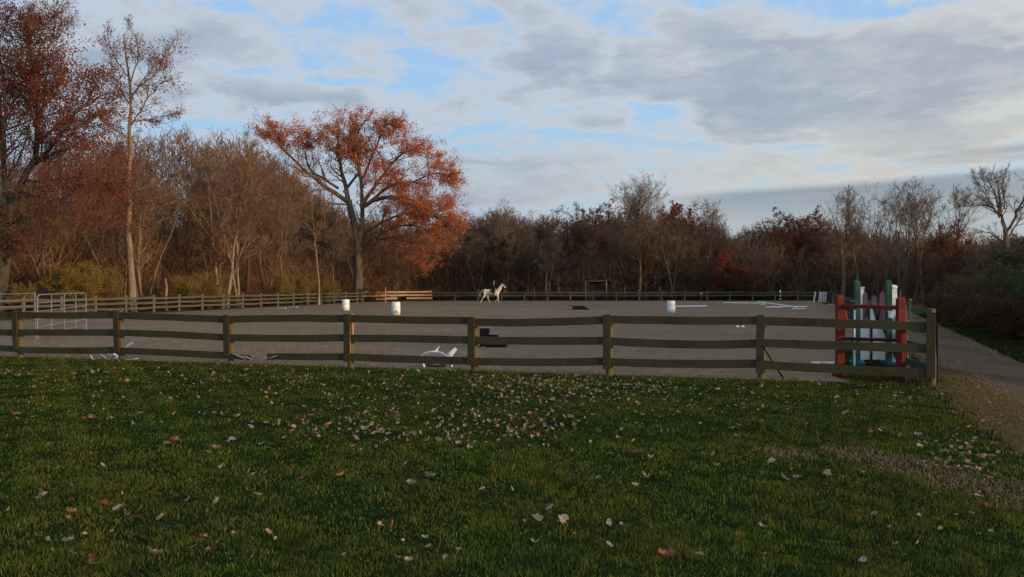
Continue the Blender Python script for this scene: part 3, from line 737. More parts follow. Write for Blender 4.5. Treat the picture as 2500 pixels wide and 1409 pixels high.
def cavblock(px, d, label, s=(.42, .3, .30)):
    t = thing('jump_block', label, 'jump block', P(px, d, .0), .2); m = MB()
    m.box((0, 0, s[2] * .5), (s[0] * .35, s[1], s[2]), bev=.02); m.build('core', M_whitep, t)
    for q in (-1, 1):
        m = MB(); m.box((q * s[0] * .4, 0, s[2] * .45), (s[0] * .22, s[1] * 1.1, s[2] * .9), bev=.02); m.build('side', M_whitep, t)
cavblock(1863, 83.8, 'white jump block under the far end of the slanting pole')
m = MB(); m.box((0, 0, .12), (.60, .35, .25), .1, bev=.03); o = m.build('stone_block', M_stone); o.location = P(2030, 78, 0); tag(o, 'pale stone block on the turf left of the red jump stand', 'block')
# two tiny white markers on the sand
for k, px in enumerate((1801, 1814)):
    m = MB(); m.lathe([(.09, 0), (.085, .02), (.04, .06), (.02, .075)], 12); o = m.build('marker_disc', M_white, smooth=True); o.location = P(px, 40.5, .004)
    tag(o, ('left' if k == 0 else 'right') + ' one of two small white markers on the sand behind the near fence', 'marker', 'small white markers on the sand')

# ------------------------------------------------------------------ mounting block and dark ramp
t = thing('mounting_block', 'black three-step mounting block just behind the near fence', 'mounting block', P(1171, 27.4, .004), -.05)
for k, (w, z) in enumerate(((.29, .60), (.56, .40), (.84, .20))):
    m = MB(); x0 = 0 if k == 0 else (.29, .56)[k - 1] + .003
    m.box(((x0 + w) / 2, .25, z / 2), (w - x0, .5, z), bev=.012); m.build('step', M_black, t)
    m = MB(); m.box(((x0 + w) / 2, .25, z + .011), (w - x0 + .02, .52, .016), bev=.004); m.build('tread', M_stonegrey, t)
t = thing('wooden_bridge', 'low dark tarpaulin-covered ramp lying in the middle of the arena', 'ramp', P(1412, 68.5, .004), .03)
m = MB(); m.sweep([[Vector((-.42, y_, 0)), Vector((-.42, y_, .26)), Vector((.45, y_, .26)), Vector((.85, y_, .03)), Vector((.85, y_, 0))] for y_ in (-.5, .5)]); m.build('base', M_black, t)
m = MB(); m.sweep([[Vector((-.80, y_, .30)), Vector((-.78, y_, .345)), Vector((.36, y_, .32)), Vector((.50, y_, .27)), Vector((.30, y_, .27)), Vector((-.40, y_, .268))] for y_ in (-.56, .56)]); m.build('deck', M_darkwood, t)
m = MB(); m.box((-.50, -.3, .13), (.06, .06, .25)); m.build('leg', M_stone, t)

# ------------------------------------------------------------------ run-in shelter
t = thing('field_shelter', 'small open timber shelter with a dark sloping roof behind the back fence', 'shelter', P(1430, 109, 0), -.0)
W_ = 2.62; Dp = 5.0; xs = 1.7
def sp(u, v): return Vector((u * W_ + v * xs * .9, v * Dp, 0))
for (u, v, h, w) in ((0, 0, 2.55, .16), (1, 0, 2.55, .14), (0, 1, 2.2, .14), (1, 1, 2.15, .13)):
    m = MB(); q = sp(u, v); m.box(q + Vector((0, 0, h / 2)), (w, w, h), bev=.01); m.build('post', M_greypost, t)
m = MB(); m.sweep([[sp(-.04, -.03) + Vector((0, 0, 2.60)), sp(-.04, -.03) + Vector((0, 0, 2.68)), sp(1.04, -.03) + Vector((0, 0, 2.68)), sp(1.04, -.03) + Vector((0, 0, 2.60))],
                   [sp(-.04, 1.03) + Vector((0, 0, 2.18)), sp(-.04, 1.03) + Vector((0, 0, 2.26)), sp(1.04, 1.03) + Vector((0, 0, 2.26)), sp(1.04, 1.03) + Vector((0, 0, 2.18))]]); m.build('roof', M_darkwood, t)
m = MB(); m.box(sp(.5, 0) + Vector((0, -.08, 2.46)), (W_ + .1, .05, .16)); m.build('beam', M_greyfence, t)
for k in range(4):
    m = MB(); m.box(sp(.12 + k * .26, .0) + Vector((0, -.22, 2.76)), (.52, .25, .06), bev=.01); m.build('roof_sheet', M_black, t)
m = MB(); m.box(sp(.5, 1) + Vector((0, .1, .6)), (W_, .05, 1.15)); m.build('back_wall', M_darkwood, t)
m = MB(); m.box(sp(.5, .0) + Vector((0, .1, .62)), (W_ - .2, .05, 1.2)); m.build('front_wall', M_darkwood, t)

# ------------------------------------------------------------------ white posts with knobs at the far right corner, dark ones, marker
def knob_post(px, d, h, r, mat, label, group, lean=0.0, cat='jump stand'):
    t = thing('post_stand', label, cat, P(px, d, 0), 0, group)
    m = MB(); m.tube([(0, 0, -.02), (lean * .5, 0, h * .5), (lean, 0, h - .26)], [r * 1.1, r, r * .85], 8); m.build('shaft', mat, t, smooth=True)
    m = MB(); m.lathe([(r * .4, h - .30), (r * .95, h - .22), (r * 1.05, h - .12), (r * .7, h - .03), (r * .2, h)], 10, (lean, 0, 0)); m.build('knob', mat, t, smooth=True)
for k, (px, h, le) in enumerate(((1987, 1.22, .16), (2000, 1.20, .10), (2005, 1.15, .06), (2010.5, 1.18, .04), (2015, 1.18, .08))):
    knob_post(px, 97.5 + (k % 2) * .4, h, .085, M_whitep, ('leftmost', 'second', 'third', 'fourth', 'rightmost')[k] + ' of the five white knobbed jump stands at the far right arena corner', 'white knobbed jump stands', le)
for k, px in enumerate((2033, 2038)):
    knob_post(px, 82 + k, 1.15, .07, M_greypost, ('left' if k == 0 else 'right') + ' one of two weathered brown jump stands beside the red post', 'weathered jump stands', .04)
t = thing('marker_post', 'thin white and black striped marker post at the back fence', 'marker post', P(1905, 104, 0))
for k in range(7):
    m = MB(); m.box((.03 * (k % 2) * 0, 0, .1 + k * .19), (.13, .10, .186)); m.build('band', M_whitep if k in (1, 3, 5, 6) else M_black, t)
t = thing('letter_marker', 'small pale marker on a thin leg at the back fence right of the barrel', 'marker post', P(1712, 103, 0))
m = MB(); m.tube([(0, 0, 0), (.02, 0, .9)], .035, 6); m.build('leg', M_greypost, t); m = MB(); m.box((.02, 0, .96), (.38, .08, .14)); m.build('head', M_stone, t)
# tall thin stakes beyond the fence
for k, px in enumerate((941, 1286, 1304, 1525, 1611, 2222)):
    d = 92 if px == 941 else (108.6 if px != 2222 else 20.2); h = 1.75 if px != 2222 else 1.62
    m = MB(); m.tube([(0, 0, 0), (.02, 0, h * .5), (0, 0, h)], .04 if px != 2222 else .018, 6)
    if px == 2222: m.lathe([(.03, h - .02), (.045, h + .01), (.03, h + .05)], 8)
    o = m.build('stake', M_split if px == 941 else M_greypost, smooth=True); o.location = P(px, d, 0)
    tag(o, {941: 'reddish stake at the left fence above the farthest left barrel', 1286: 'thin stake beyond the back fence just right of the horse', 1304: 'second thin stake beyond the back fence right of the horse',
            1525: 'grey stake beyond the back fence right of the shelter', 1611: 'grey stake beyond the back fence left of the lone barrel', 2222: 'thin pale capped rod behind the right red jump stand'}[px], 'stake')

# ------------------------------------------------------------------ red jump stands with rails
def capped(m, c, w, h, cap=.05, M=None, dd=None):
    dd = dd or w; c = Vector(c); hw = w / 2; hd = dd / 2
    rings = [[c + Vector((sx * hw * k, sy * hd * k, z)) for sx, sy in ((-1, -1), (1, -1), (1, 1), (-1, 1))] for z, k in ((0, 1), (h - cap, 1), (h - cap * .35, .80), (h, .45))]
    if M is not None: rings = [[M @ p for p in r] for r in rings]
    m.sweep(rings)
RA = P(2050.5, 18.75, 0); RB = P(2199, 17.75, 0)
t = thing('jump_gate', 'faded red wooden jump with two stout posts and thin red rails behind the near fence', 'jump', RA)
m = MB(); capped(m, (0, 0, 0), .145, 1.77); m.build('post', M_red, t)
m = MB(); vb = RB - RA; capped(m, vb, .145, 1.74, M=None); m.build('post', M_red, t)
vd = (RB - RA); ang = math.atan2(vd.y, vd.x); L = vd.length
for z, hgt, mm, dz in ((1.575, .085, M_red, -.03), (1.20, .06, M_darkred, .0), (.86, .075, M_darkred, 0)):
    A = vd.normalized() * .075 + Vector((0, 0, z)); B = vd - vd.normalized() * .075 + Vector((0, 0, z + dz + .02))
    link('rail', rail_mesh('rail', A, B, hgt, .09 if z > 1.5 else .04, mm, int(z * 100), .0), t)
for q, v in ((0, Vector((0, 0, 0))), (1, vd)):
    m = MB(); m.box(v + Vector((0, 0, .07)), (.12, .62, .13), bev=.01); m.build('foot', M_darkred, t)
m = MB(); m.tube([vd + Vector((-.0, .02, 1.70)), vd + Vector((.01, .02, 1.86))], .008, 5); m.build('pin', M_steel, t)
m = MB(); m.box(vd + Vector((.085, 0, 1.1)), (.02, .10, .95)); m.build('cup_track', M_pink, t)
m = MB(); c = P(2061, 18.9, 0) ; m.lathe([(.085, 1.22), (.06, 1.38), (.03, 1.44)], 10, c); m.box(c + Vector((0, 0, .61)), (.03, .03, 1.24)); tag(m.build('red_cone', M_red), 'small red cone on a stake against the left red jump post', 'cone')

# green wings, white panel and pink pickets
GD = 21.2
def gx(px): return P(px, GD, 0)
t = thing('jump_wings', 'green jump stand with a rounded top left of the pink pickets', 'jump stand', gx(2093), 0, 'green jump stands')
def green_post(m, h, w=.125):
    prof = []
    for z, k in ((0, 1), (h - .10, 1), (h - .06, .93), (h - .025, .72), (h - .005, .40)):
        prof.append([Vector((sx * w / 2 * k, sy * .05, z)) for sx, sy in ((-1, -1), (1, -1), (1, 1), (-1, 1))])
    m.sweep(prof)
m = MB(); green_post(m, 2.11); m.build('post', M_green, t); m = MB(); m.box((0, 0, .06), (.14, .7, .12), bev=.02); m.build('foot', M_teal, t)
m = MB(); m.box((-.06, .0, .2), (.10, .12, .36)); m.build('brace', M_teal, t)
m = MB(); m.box((-.10, -.02, 1.60), (.12, .03, .02)); m.build('hook', M_steel, t)
t = thing('jump_wings', 'green jump stand with a rounded top right of the pink pickets', 'jump stand', gx(2170), 0, 'green jump stands')
m = MB(); green_post(m, 2.12); m.build('post', M_green, t); m = MB(); m.box((0, 0, .06), (.14, .7, .12), bev=.02); m.build('foot', M_teal, t)
# white columns behind the green stands
t = thing('jump_column', 'tall white box column with a moulded cap right of the right green jump stand', 'jump stand', P(2184.5, 21.9, 0))
m = MB(); Mx = Matrix.Rotation(-.035, 4, 'Y') @ Matrix.Rotation(.0, 4, 'Z'); m.box(Mx @ Vector((0, 0, .96)), (.17, .17, 1.92), M=Mx, bev=.006); m.build('shaft', M_whitep, t)
m = MB(); m.lathe([(.10, 1.90), (.125, 1.92), (.125, 1.95), (.09, 1.985), (.03, 1.995)], 14, M=Mx.to_3x3() if False else Mx); m.build('cap', M_whitep, t)
t = thing('jump_column', 'slim white board column standing right behind the left green jump stand', 'jump stand', P(2101.5, 21.9, 0))
m = MB(); m.box(Vector((0, 0, .96)), (.13, .10, 1.90), bev=.006); m.build('shaft', M_whitep, t); m = MB(); m.box((0, 0, 1.925), (.15, .12, .03)); m.build('cap', M_whitep, t)
# panel with pickets
t = thing('picket_panel', 'white jump panel topped with three pointed pink pickets', 'jump panel', P(2145, 21.45, 0))
px_m = 21.45 / FPX
for a_, b_ in ((2098, 2124), (2126.5, 2178), (2179.5, 2196)):
    m = MB(); m.box((((a_ + b_) / 2 - 2145) * px_m, 0, .55), ((b_ - a_) * px_m, .025, .84), bev=.004); m.build('panel', M_whitep, t)
for z in (.30, .78):
    m = MB(); m.box((0, .035, z), (.98, .03, .07)); m.build('batten', M_whitep, t)
for a_, top, w in ((2112, 711, 12), (2134.5, 720, 12), (2154, 711, 12)):
    zt = CAM_H - (top - HOR) * px_m; x0 = (a_ - 2145) * px_m; hw = w * px_m / 2
    m = MB(); m.sweep([[Vector((x0 - hw, y_, .99)), Vector((x0 + hw, y_, .99)), Vector((x0 + hw, y_, zt - .09)), Vector((x0, y_, zt)), Vector((x0 - hw, y_, zt - .09))] for y_ in (-.012, .012)]); m.build('picket', M_pink, t)
m = MB(); m.sweep([[Vector(((2124 - 2145) * px_m, y_, .99)), Vector(((2141 - 2145) * px_m, y_, .99)), Vector(((2133 - 2145) * px_m, y_, 1.46)), Vector(((2123 - 2145) * px_m, y_, 1.46))] for y_ in (-.045, -.02)]); m.build('white_wedge', M_whitep, t)
for a_, b_, z0, z1, w in ((2125.5, 2125.5, .12, .97, .045), (2151, 2190, .97, .10, .05), (2131, 2143, 1.46, 1.0, .07), (2119, 2112, 1.46, 1.2, .06), (2146, 2138, 1.4, 1.02, .05)):
    A = Vector(((a_ - 2145) * px_m, -.06, z0)); B = Vector(((b_ - 2145) * px_m, -.06, z1)); v = B - A
    m = MB(); nr = Vector((-v.z, 0, v.x)).normalized() * w / 2
    m.sweep([[A - nr + Vector((0, y_, 0)), A + nr + Vector((0, y_, 0)), B + nr + Vector((0, y_, 0)), B - nr + Vector((0, y_, 0))] for y_ in (-.012, .012)]); m.build('brace', M_darkwood, t)
# bucket on the right stand, white stick, dark rails behind
t = thing('bucket', 'small white bucket hanging on the right green jump stand', 'bucket', P(2174.5, 20.9, 0))
m = MB(); m.lathe([(.045, 1.19), (.058, 1.33), (.064, 1.335), (.064, 1.35), (.05, 1.352)], 16); m.build('pail', M_white, t, smooth=True)
m = MB(); m.tube([(-.06, 0, 1.34), (-.04, 0, 1.40), (0, 0, 1.42), (.04, 0, 1.40), (.06, 0, 1.34)], .004, 5); m.build('handle', M_steel, t)
m = MB(); m.box((0, 0, .70), (.03, .03, 1.38)); o = m.build('white_stick', M_whitep); o.location = P(2086.5, 20.6, 0); tag(o, 'thin white stick in front of the left green jump stand', 'stick')
# pole end lying by the left red post
t = thing('ladder_frame', 'pale angular frame lying flat on the ground left of the red jump', 'frame', P(2010, 21.6, .01), -.1)
for A, B in (((-.25, .15), (.35, .22)), ((-.25, .15), (-.12, -.12)), ((.08, .18), (.22, -.10)), ((.35, .22), (.40, -.05))):
    m = MB(); m.tube([(A[0], A[1], .02), (B[0], B[1], .02)], .016, 6); m.build('bar', M_whitep, t)

# ------------------------------------------------------------------ overturned plastic chairs
class Low:
    """parts of a chair lying low on the sand, given by what is seen of its side and by their depth y"""
    def __init__(s, label, px, d):
        s.k = d / FPX; s.px = px; s.gy = HOR + CAM_H / s.k; s.t = thing('garden_chair', label, 'chair', P(px, d, .004), 0, 'white plastic garden chairs tipped over')
    def p(s, a, b, y=0.0): return Vector(((a - s.px) * s.k * (1 + y * .04), y, max(.008, (s.gy - b) * s.k + y * .02)))
    def bar(s, name, pts, r, y0=0.0, y1=None, rib=1.0):
        y1 = y0 if y1 is None else y1; n = len(pts); P_ = [s.p(a, b, y0 + (y1 - y0) * i / (n - 1)) for i, (a, b) in enumerate(pts)]
        Q = []; R = []; r = r if isinstance(r, (list, tuple)) else [r] * n
        for i in range(n - 1):
            for u in (0, .34, .67): Q.append(P_[i].lerp(P_[i + 1], u)); R.append(r[i] + (r[i + 1] - r[i]) * u)
        Q.append(P_[-1]); R.append(r[-1]); Q = [Q[0]] + [(Q[i - 1] + Q[i] * 2 + Q[i + 1]) / 4 for i in range(1, len(Q) - 1)] + [Q[-1]]
        m = MB(); m.tube(Q, R, 8, rib=rib); m.build(name, M_white, s.t, smooth=True)
    def shell(s, name, pts, y0, y1, drop, th=.012):
        """curved sheet under the line pts, running back from y0 to y1 and falling by drop"""
        m = MB(); rings = []
        for a, b in pts:
            r = [s.p(a, b, y0 + (y1 - y0) * u) - Vector((0, 0, drop * u ** 1.4)) for u in (0, .25, .5, .75, 1)]
            for v in r: v.z = max(v.z, .02)
            rings.append(r + [v - Vector((0, 0, th)) for v in reversed(r)])
        m.sweep(rings); m.build(name, M_white, s.t, smooth=True)
    def blade(s, name, root_a, root_b, tip_a, tip_b, y, dep=.07):
        """splayed leg: an angle section, broad at the root"""
        ra, rb, ta, tb_ = s.p(*root_a, y), s.p(*root_b, y), s.p(*tip_a, y), s.p(*tip_b, y); m = MB(); e = Vector((0, .012, 0)); f = Vector((0, dep, 0))
        m.sweep([[ra, rb, rb + f, rb + f - (rb - ra).normalized() * .012, rb - (rb - ra).normalized() * .012 + e, ra + e], [ta, tb_, tb_ + f * .4, tb_ + f * .4 - (tb_ - ta).normalized() * .01, tb_ - (tb_ - ta).normalized() * .01 + e, ta + e]]); m.build(name, M_white, s.t)
c = Low('white plastic armchair tipped over, right of the split orange fence post', 1070, 20.75)
arc = [(1028, 871), (1034, 865), (1045, 860.5), (1060, 858.5), (1075, 861), (1086, 866), (1093, 873)]
c.bar('armrest', arc, [.014, .016, .018, .018, .018, .020, .026]); c.shell('seat', [(1036, 872), (1045, 866), (1060, 863), (1075, 866), (1084, 872)], .06, .46, .20)
c.bar('backrest', [(1031, 873), (1040, 886), (1060, 894), (1085, 893), (1096, 884)], .018, .0, .30); c.shell('back_panel', [(1038, 884), (1050, 888), (1070, 890), (1088, 887)], .05, .34, .12)
c.blade('leg', (1087, 869), (1100, 876), (1110.5, 849), (1117, 853), -.02); c.blade('leg', (1059, 861), (1064, 863), (1067.5, 848.5), (1070.5, 849.5), .34)
c.bar('leg', [(1031, 872), (1033, 886), (1036, 900)], [.024, .020, .024], -.05); c.bar('leg', [(1098, 874), (1101, 886), (1104, 900)], [.026, .020, .020], -.02)
c = Low('white plastic armchair lying on its back behind the second fence post from the left', 275, 22.75)
c.bar('armrest', [(228, 863), (244, 865.5), (255, 872), (262, 880), (268, 887)], [.012, .018, .018, .020, .022]); c.bar('armrest', [(272, 862), (279, 868), (283, 878), (290, 888)], [.018, .018, .026, .026], .05)
c.bar('stretcher', [(244, 865), (256, 862), (273, 862)], .014, .02, .12); c.shell('seat', [(256, 864), (264, 863), (274, 865), (282, 872)], .14, .50, .26); c.shell('backrest', [(258, 868), (268, 874), (278, 880), (286, 884)], .10, .36, .14)
c.blade('leg', (300, 844), (303, 849), (312, 836.5), (315, 840.5), .22); c.bar('leg', [(280, 866), (291, 856), (302, 846.5)], [.022, .024, .026], .22)
c.bar('leg', [(305, 887.5), (320, 883), (335, 876.5)], [.020, .022, .018], .0); c.bar('leg', [(288, 884), (297, 886), (306, 887.5)], .020, .02, .0); c.bar('leg', [(222, 868), (227, 876), (233, 885)], [.010, .012, .016], -.04)
c.bar('rim', [(222, 868), (228, 863), (240, 861), (256, 862)], .010, -.04, .05)

# ------------------------------------------------------------------ trees: vectorised branch growing
def unit(v): return v / np.maximum(np.linalg.norm(v, axis=-1, keepdims=True), 1e-9)
def grow(r, start, dirs, L, K, wob, up=0.0, droop=0.0):
    n = len(start); pts = np.empty((n, K, 3)); tan = np.empty((n, K, 3)); d = unit(dirs.copy()); pts[:, 0] = start; tan[:, 0] = d
    L = np.asarray(L).reshape(-1, 1) / (K - 1)
    for k in range(1, K):
        d = d + r.normal(0, wob, (n, 3)); d[:, 2] += up - droop * k / K; d = unit(d)
        pts[:, k] = pts[:, k - 1] + d * L; tan[:, k] = d
    return pts, tan
def spawn(r, pts, tan, rad, L, n, t0, t1, ang, angsd, lr, rr, taper=.55, flat=None):
    N, K, _ = pts.shape; t = r.uniform(t0, t1, (N, n)); f = t * (K - 1); i = np.minimum(f.astype(int), K - 2); w = (f - i)[..., None]
    idx = np.arange(N)[:, None]
    p = pts[idx, i] * (1 - w) + pts[idx, i + 1] * w; tg = unit(tan[idx, i + 1]); rd = rad[idx, i] * (1 - w[..., 0]) + rad[idx, i + 1] * w[..., 0]
    a = r.normal(ang, angsd, (N, n))[..., None]
    pr = r.normal(0, 1, (N, n, 3)); pr -= tg * (pr * tg).sum(-1, keepdims=True); pr = unit(pr)
    d = tg * np.cos(a) + pr * np.sin(a)
    if flat is not None: d[..., 2] *= flat
    l = np.asarray(L).reshape(-1, 1) * lr * (1 - taper * t) * r.uniform(.6, 1.25, (N, n))
    return p.reshape(-1, 3), unit(d.reshape(-1, 3)), l.ravel(), (rd * rr).ravel()
def radii(R0, K, tip=.25): return np.asarray(R0)[:, None] * np.linspace(1, tip, K)[None, :]
class TB:
    def __init__(s): s.V = []; s.Q = []; s.T = []; s.mq = []; s.mt = []; s.n = 0
    def tubes(s, pts, rad, sides, mi=0):
        N, K, _ = pts.shape
        if N == 0: return
        t = np.empty_like(pts); t[:, 1:-1] = pts[:, 2:] - pts[:, :-2]; t[:, 0] = pts[:, 1] - pts[:, 0]; t[:, -1] = pts[:, -1] - pts[:, -2]; t = unit(t)
        ref = np.where(np.abs(t[:, :1, 2:3]) < .9, np.array([[[0, 0, 1.]]]), np.array([[[1., 0, 0]]])); ref = np.broadcast_to(ref, t.shape)
        u = unit(ref - t * (ref * t).sum(-1, keepdims=True)); w = np.cross(t, u)
        if sides == 2:
            a = rng.uniform(0, PI, (N, 1, 1)); e = u * np.cos(a) + w * np.sin(a)
            V = np.stack([pts + e * rad[..., None], pts - e * rad[..., None]], 2)      # N,K,2,3
            base = s.n + np.arange(N)[:, None] * K * 2 + np.arange(K - 1)[None, :] * 2
            Q = np.stack([base, base + 1, base + 3, base + 2], -1).reshape(-1, 4)
        else:
            A = np.arange(sides) * 2 * PI / sides
            V = pts[:, :, None] + (u[:, :, None] * np.cos(A)[None, None, :, None] + w[:, :, None] * np.sin(A)[None, None, :, None]) * rad[:, :, None, None]
            base = s.n + (np.arange(N)[:, None, None] * K + np.arange(K - 1)[None, :, None]) * sides; k = np.arange(sides)[None, None]; k2 = (k + 1) % sides
            Q = np.stack([base + k, base + k2, base + sides + k2, base + sides + k], -1).reshape(-1, 4)
        s.V.append(V.reshape(-1, 3)); s.n += V.size // 3; s.Q.append(Q); s.mq.append(np.full(len(Q), mi))
    def leaves(s, c, size, mi=0, bend=.25):
        n = len(c)
        if n == 0: return
        a = unit(rng.normal(0, 1, (n, 3))); b = rng.normal(0, 1, (n, 3)); b -= a * (a * b).sum(-1, keepdims=True); b = unit(b); nn = np.cross(a, b)
        sz = (size * rng.uniform(.6, 1.3, n))[:, None]
        V = np.stack([c - a * sz * .5, c + b * sz * .32 + nn * sz * bend, c + a * sz * .5, c - b * sz * .32 + nn * sz * bend * .6], 1)
        q = s.n + np.arange(n)[:, None] * 4 + np.array([[0, 1, 2, 3]])
        s.V.append(V.reshape(-1, 3)); s.n += n * 4; s.Q.append(q); s.mq.append(np.full(n, mi))
    def mesh(s, name, mats, smooth=False):
        if not s.V: return None
        return mesh_np(name, np.concatenate(s.V), np.concatenate(s.Q), None, smooth, mats, mi4=np.concatenate(s.mq))

def forest_tree(seed, H, tr, base, wid, n1, lower=60, upper=25, leaves=0, lsize=.12, twigs=6, bark=None, twig=None, leafm=None, stems=1, spread=.0, shape='oval', n2=7, n3=6, fine=.010, wob=.06, cbase=.35, curl=.65):
    """returns (trunk mesh, crown mesh); base = height share of the lowest limb, wid = crown half-width in metres"""
    r = np.random.default_rng(seed)
    K = 12; st = np.zeros((stems, 3)); st[:, :2] = r.normal(0, tr * (1.2 if stems > 1 else 0), (stems, 2))
    dr = np.zeros((stems, 3)); dr[:, 2] = 1; dr[:, :2] = r.normal(0, spread if stems > 1 else .03, (stems, 2))
    HL = H * r.uniform(.85 if stems > 1 else 1, 1.0, stems)
    pts, tan = grow(r, st, dr, HL * .86, K, wob, .06)
    pts[:, 0, 2] = -.15
    rad = radii(np.full(stems, tr / (1 if stems == 1 else stems ** .45)), K, .12); rad[:, 0] *= 1.35
    tb = TB(); tb.tubes(pts, rad, 8, 0)
    cb = TB()
    n1s = max(3, n1 // stems)
    N = stems; t = np.sort(r.uniform(base, .97, (N, n1s)), 1); f = t * (K - 1); i = np.minimum(f.astype(int), K - 2); w = (f - i)[..., None]; idx = np.arange(N)[:, None]
    p = pts[idx, i] * (1 - w) + pts[idx, i + 1] * w; rd = rad[idx, i]
    u = (t - base) / (1 - base)
    if shape == 'oval': prof = np.sqrt(np.clip(1 - ((u - cbase) / (1.05 - cbase * (u > cbase) if False else np.where(u > cbase, 1.05 - cbase, cbase + .35))) ** 2, .04, 1))
    elif shape == 'vase': prof = .45 + .55 * u * (1.35 - u)
    elif shape == 'cone': prof = 1.05 - .85 * u
    else: prof = np.clip(1.1 - .3 * u, .1, 1)
    phi = np.radians(lower + (upper - lower) * u + r.normal(0, 7, u.shape)); a = r.uniform(0, 2 * PI, u.shape)
    d = np.stack([np.cos(a) * np.sin(phi), np.sin(a) * np.sin(phi), np.cos(phi)], -1).reshape(-1, 3)
    L1 = (wid * prof * r.uniform(.7, 1.15, u.shape) / np.maximum(np.sin(phi), .45)).ravel()
    p1, t1 = grow(r, p.reshape(-1, 3), d, L1, 7, .10 * curl, .05); R1 = radii(np.minimum(rd.ravel() * .5, L1 * .022 + .012), 7, .2)
    cb.tubes(p1, R1, 5, 0)
    s2, d2, L2, r2 = spawn(r, p1, t1, R1, L1, n2, .15, 1.0, .75, .2, .52, .6); p2, t2 = grow(r, s2, d2, L2, 5, .14 * curl, .05); R2 = radii(np.maximum(r2, fine * 1.2), 5, .3); cb.tubes(p2, R2, 3, 0)
    s3, d3, L3, r3 = spawn(r, p2, t2, R2, L2, n3, .1, 1.0, .65, .25, .6, .6, .4); p3, t3 = grow(r, s3, d3, L3, 4, .15 * curl, .08); R3 = radii(np.maximum(r3, fine), 4, .4); cb.tubes(p3, R3, 2, 1)
    if twigs:
        s4, d4, L4, r4 = spawn(r, p3, t3, R3, L3, twigs, .1, 1.0, .6, .3, .65, .6, .3); p4, t4 = grow(r, s4, d4, np.maximum(L4, .18), 2, .12, .06); R4 = radii(np.full(len(L4), fine * .75), 2, .4); cb.tubes(p4, R4, 2, 1)
    else: p4 = p3
    if leaves:
        k = r.integers(0, len(p4), leaves); j = r.integers(0, p4.shape[1], leaves); cb.leaves(p4[k, j] + r.normal(0, .08, (leaves, 3)), lsize, 2)
    zz = np.concatenate([v[:, 2] for v in cb.V]); k = H / np.percentile(zz, 99.6)
    for v in tb.V + cb.V: v[:, 2] = np.where(v[:, 2] > 0, v[:, 2] * k, v[:, 2])
    return tb.mesh('trunk', [bark], True), cb.mesh('crown', [bark, twig, leafm or M_brownleaf])
def put_tree(meshes, loc, rz=0.0, s=(1, 1, 1), name='bare_tree', label='', group=None, cat='tree'):
    t = thing(name, label, cat, loc, rz, group); t.scale = s
    link('trunk', meshes[0], t); link('crown', meshes[1], t); return t

PR = {
 'bare1': (15.0, forest_tree(11, 15, .20, .30, 3.0, 24, 62, 22, bark=M_bark, twig=M_twig, fine=.013)),
 'bare2': (15.0, forest_tree(12, 15, .16, .38, 2.4, 20, 50, 18, bark=M_bark, twig=M_twiggrey, fine=.013)),
 'bare3': (15.0, forest_tree(13, 15, .24, .22, 3.6, 26, 70, 25, bark=M_bark, twig=M_twig, shape='vase', fine=.013)),
 'multi': (13.0, forest_tree(14, 13, .22, .25, 2.4, 27, 48, 20, stems=3, spread=.16, bark=M_bark, twig=M_twigred, fine=.013)),
 'multi2': (14.0, forest_tree(24, 14, .26, .28, 2.6, 28, 50, 20, stems=4, spread=.2, bark=M_bark, twig=M_twig, fine=.013)),
 'brown': (12.0, forest_tree(15, 12, .16, .12, 2.8, 26, 75, 30, leaves=7000, lsize=.13, twigs=3, bark=M_bark, twig=M_twigred, leafm=M_brownleaf, fine=.013)),
 'rust': (12.0, forest_tree(16, 12, .22, .14, 4.6, 40, 82, 22, leaves=24000, lsize=.16, twigs=3, bark=M_bark, twig=M_twigred, leafm=M_rustleaf, fine=.013)),
 'pole': (13.0, forest_tree(17, 13, .11, .55, 1.6, 14, 55, 25, bark=M_bark, twig=M_twiggrey, fine=.012, n3=5, twigs=4)),
 'thicket': (6.0, forest_tree(18, 6, .11, .05, 1.8, 30, 45, 20, stems=6, spread=.35, leaves=2600, lsize=.10, twigs=4, bark=M_bark, twig=M_twigred, leafm=M_brownleaf, fine=.010, n2=6)),
 'thicket2': (5.0, forest_tree(19, 5, .10, .04, 1.8, 30, 50, 20, stems=7, spread=.4, leaves=5200, lsize=.11, twigs=3, bark=M_bark, twig=M_twigred, leafm=M_rustleaf, fine=.010, n2=6)),
}
SKY = [(-300, 290), (-100, 300), (230, 335), (330, 325), (400, 305), (500, 312), (560, 318), (640, 335), (700, 395), (760, 452), (850, 500), (1000, 535), (1100, 530), (1150, 512), (1220, 500), (1300, 512), (1400, 522), (1500, 515), (1700, 525), (1780, 552),
       (1900, 538), (2000, 540), (2050, 548), (2200, 560), (2300, 566), (2400, 572), (2500, 562), (2700, 520), (3200, 480)]
def skyline(px): return float(np.interp(px, [a for a, b in SKY], [b for a, b in SKY]))
LBL = {'bare1': 'leafless spreading tree with brown twigs', 'bare2': 'leafless narrow grey-twigged tree', 'bare3': 'leafless vase-shaped brown tree', 'multi': 'leafless reddish many-stemmed tree', 'multi2': 'leafless brown leaning-stemmed tree',
       'brown': 'bushy brown-leaved tree', 'rust': 'broad oak with rust-red leaves', 'pole': 'slender pale-barked pole-like tree', 'thicket': 'tall brown thicket shrub', 'thicket2': 'low rusty thicket shrub', 'evergreen': 'dark green cone-shaped evergreen'}
KINDS = {'brown': 'brown-leaved trees', 'rust': 'rust-leaved oaks', 'thicket': 'thicket shrubs', 'thicket2': 'thicket shrubs', 'pole': 'pale pole trees', 'multi': 'many-stemmed trees', 'multi2': 'many-stemmed trees'}
CATS = {'thicket': 'shrub', 'thicket2': 'shrub'}
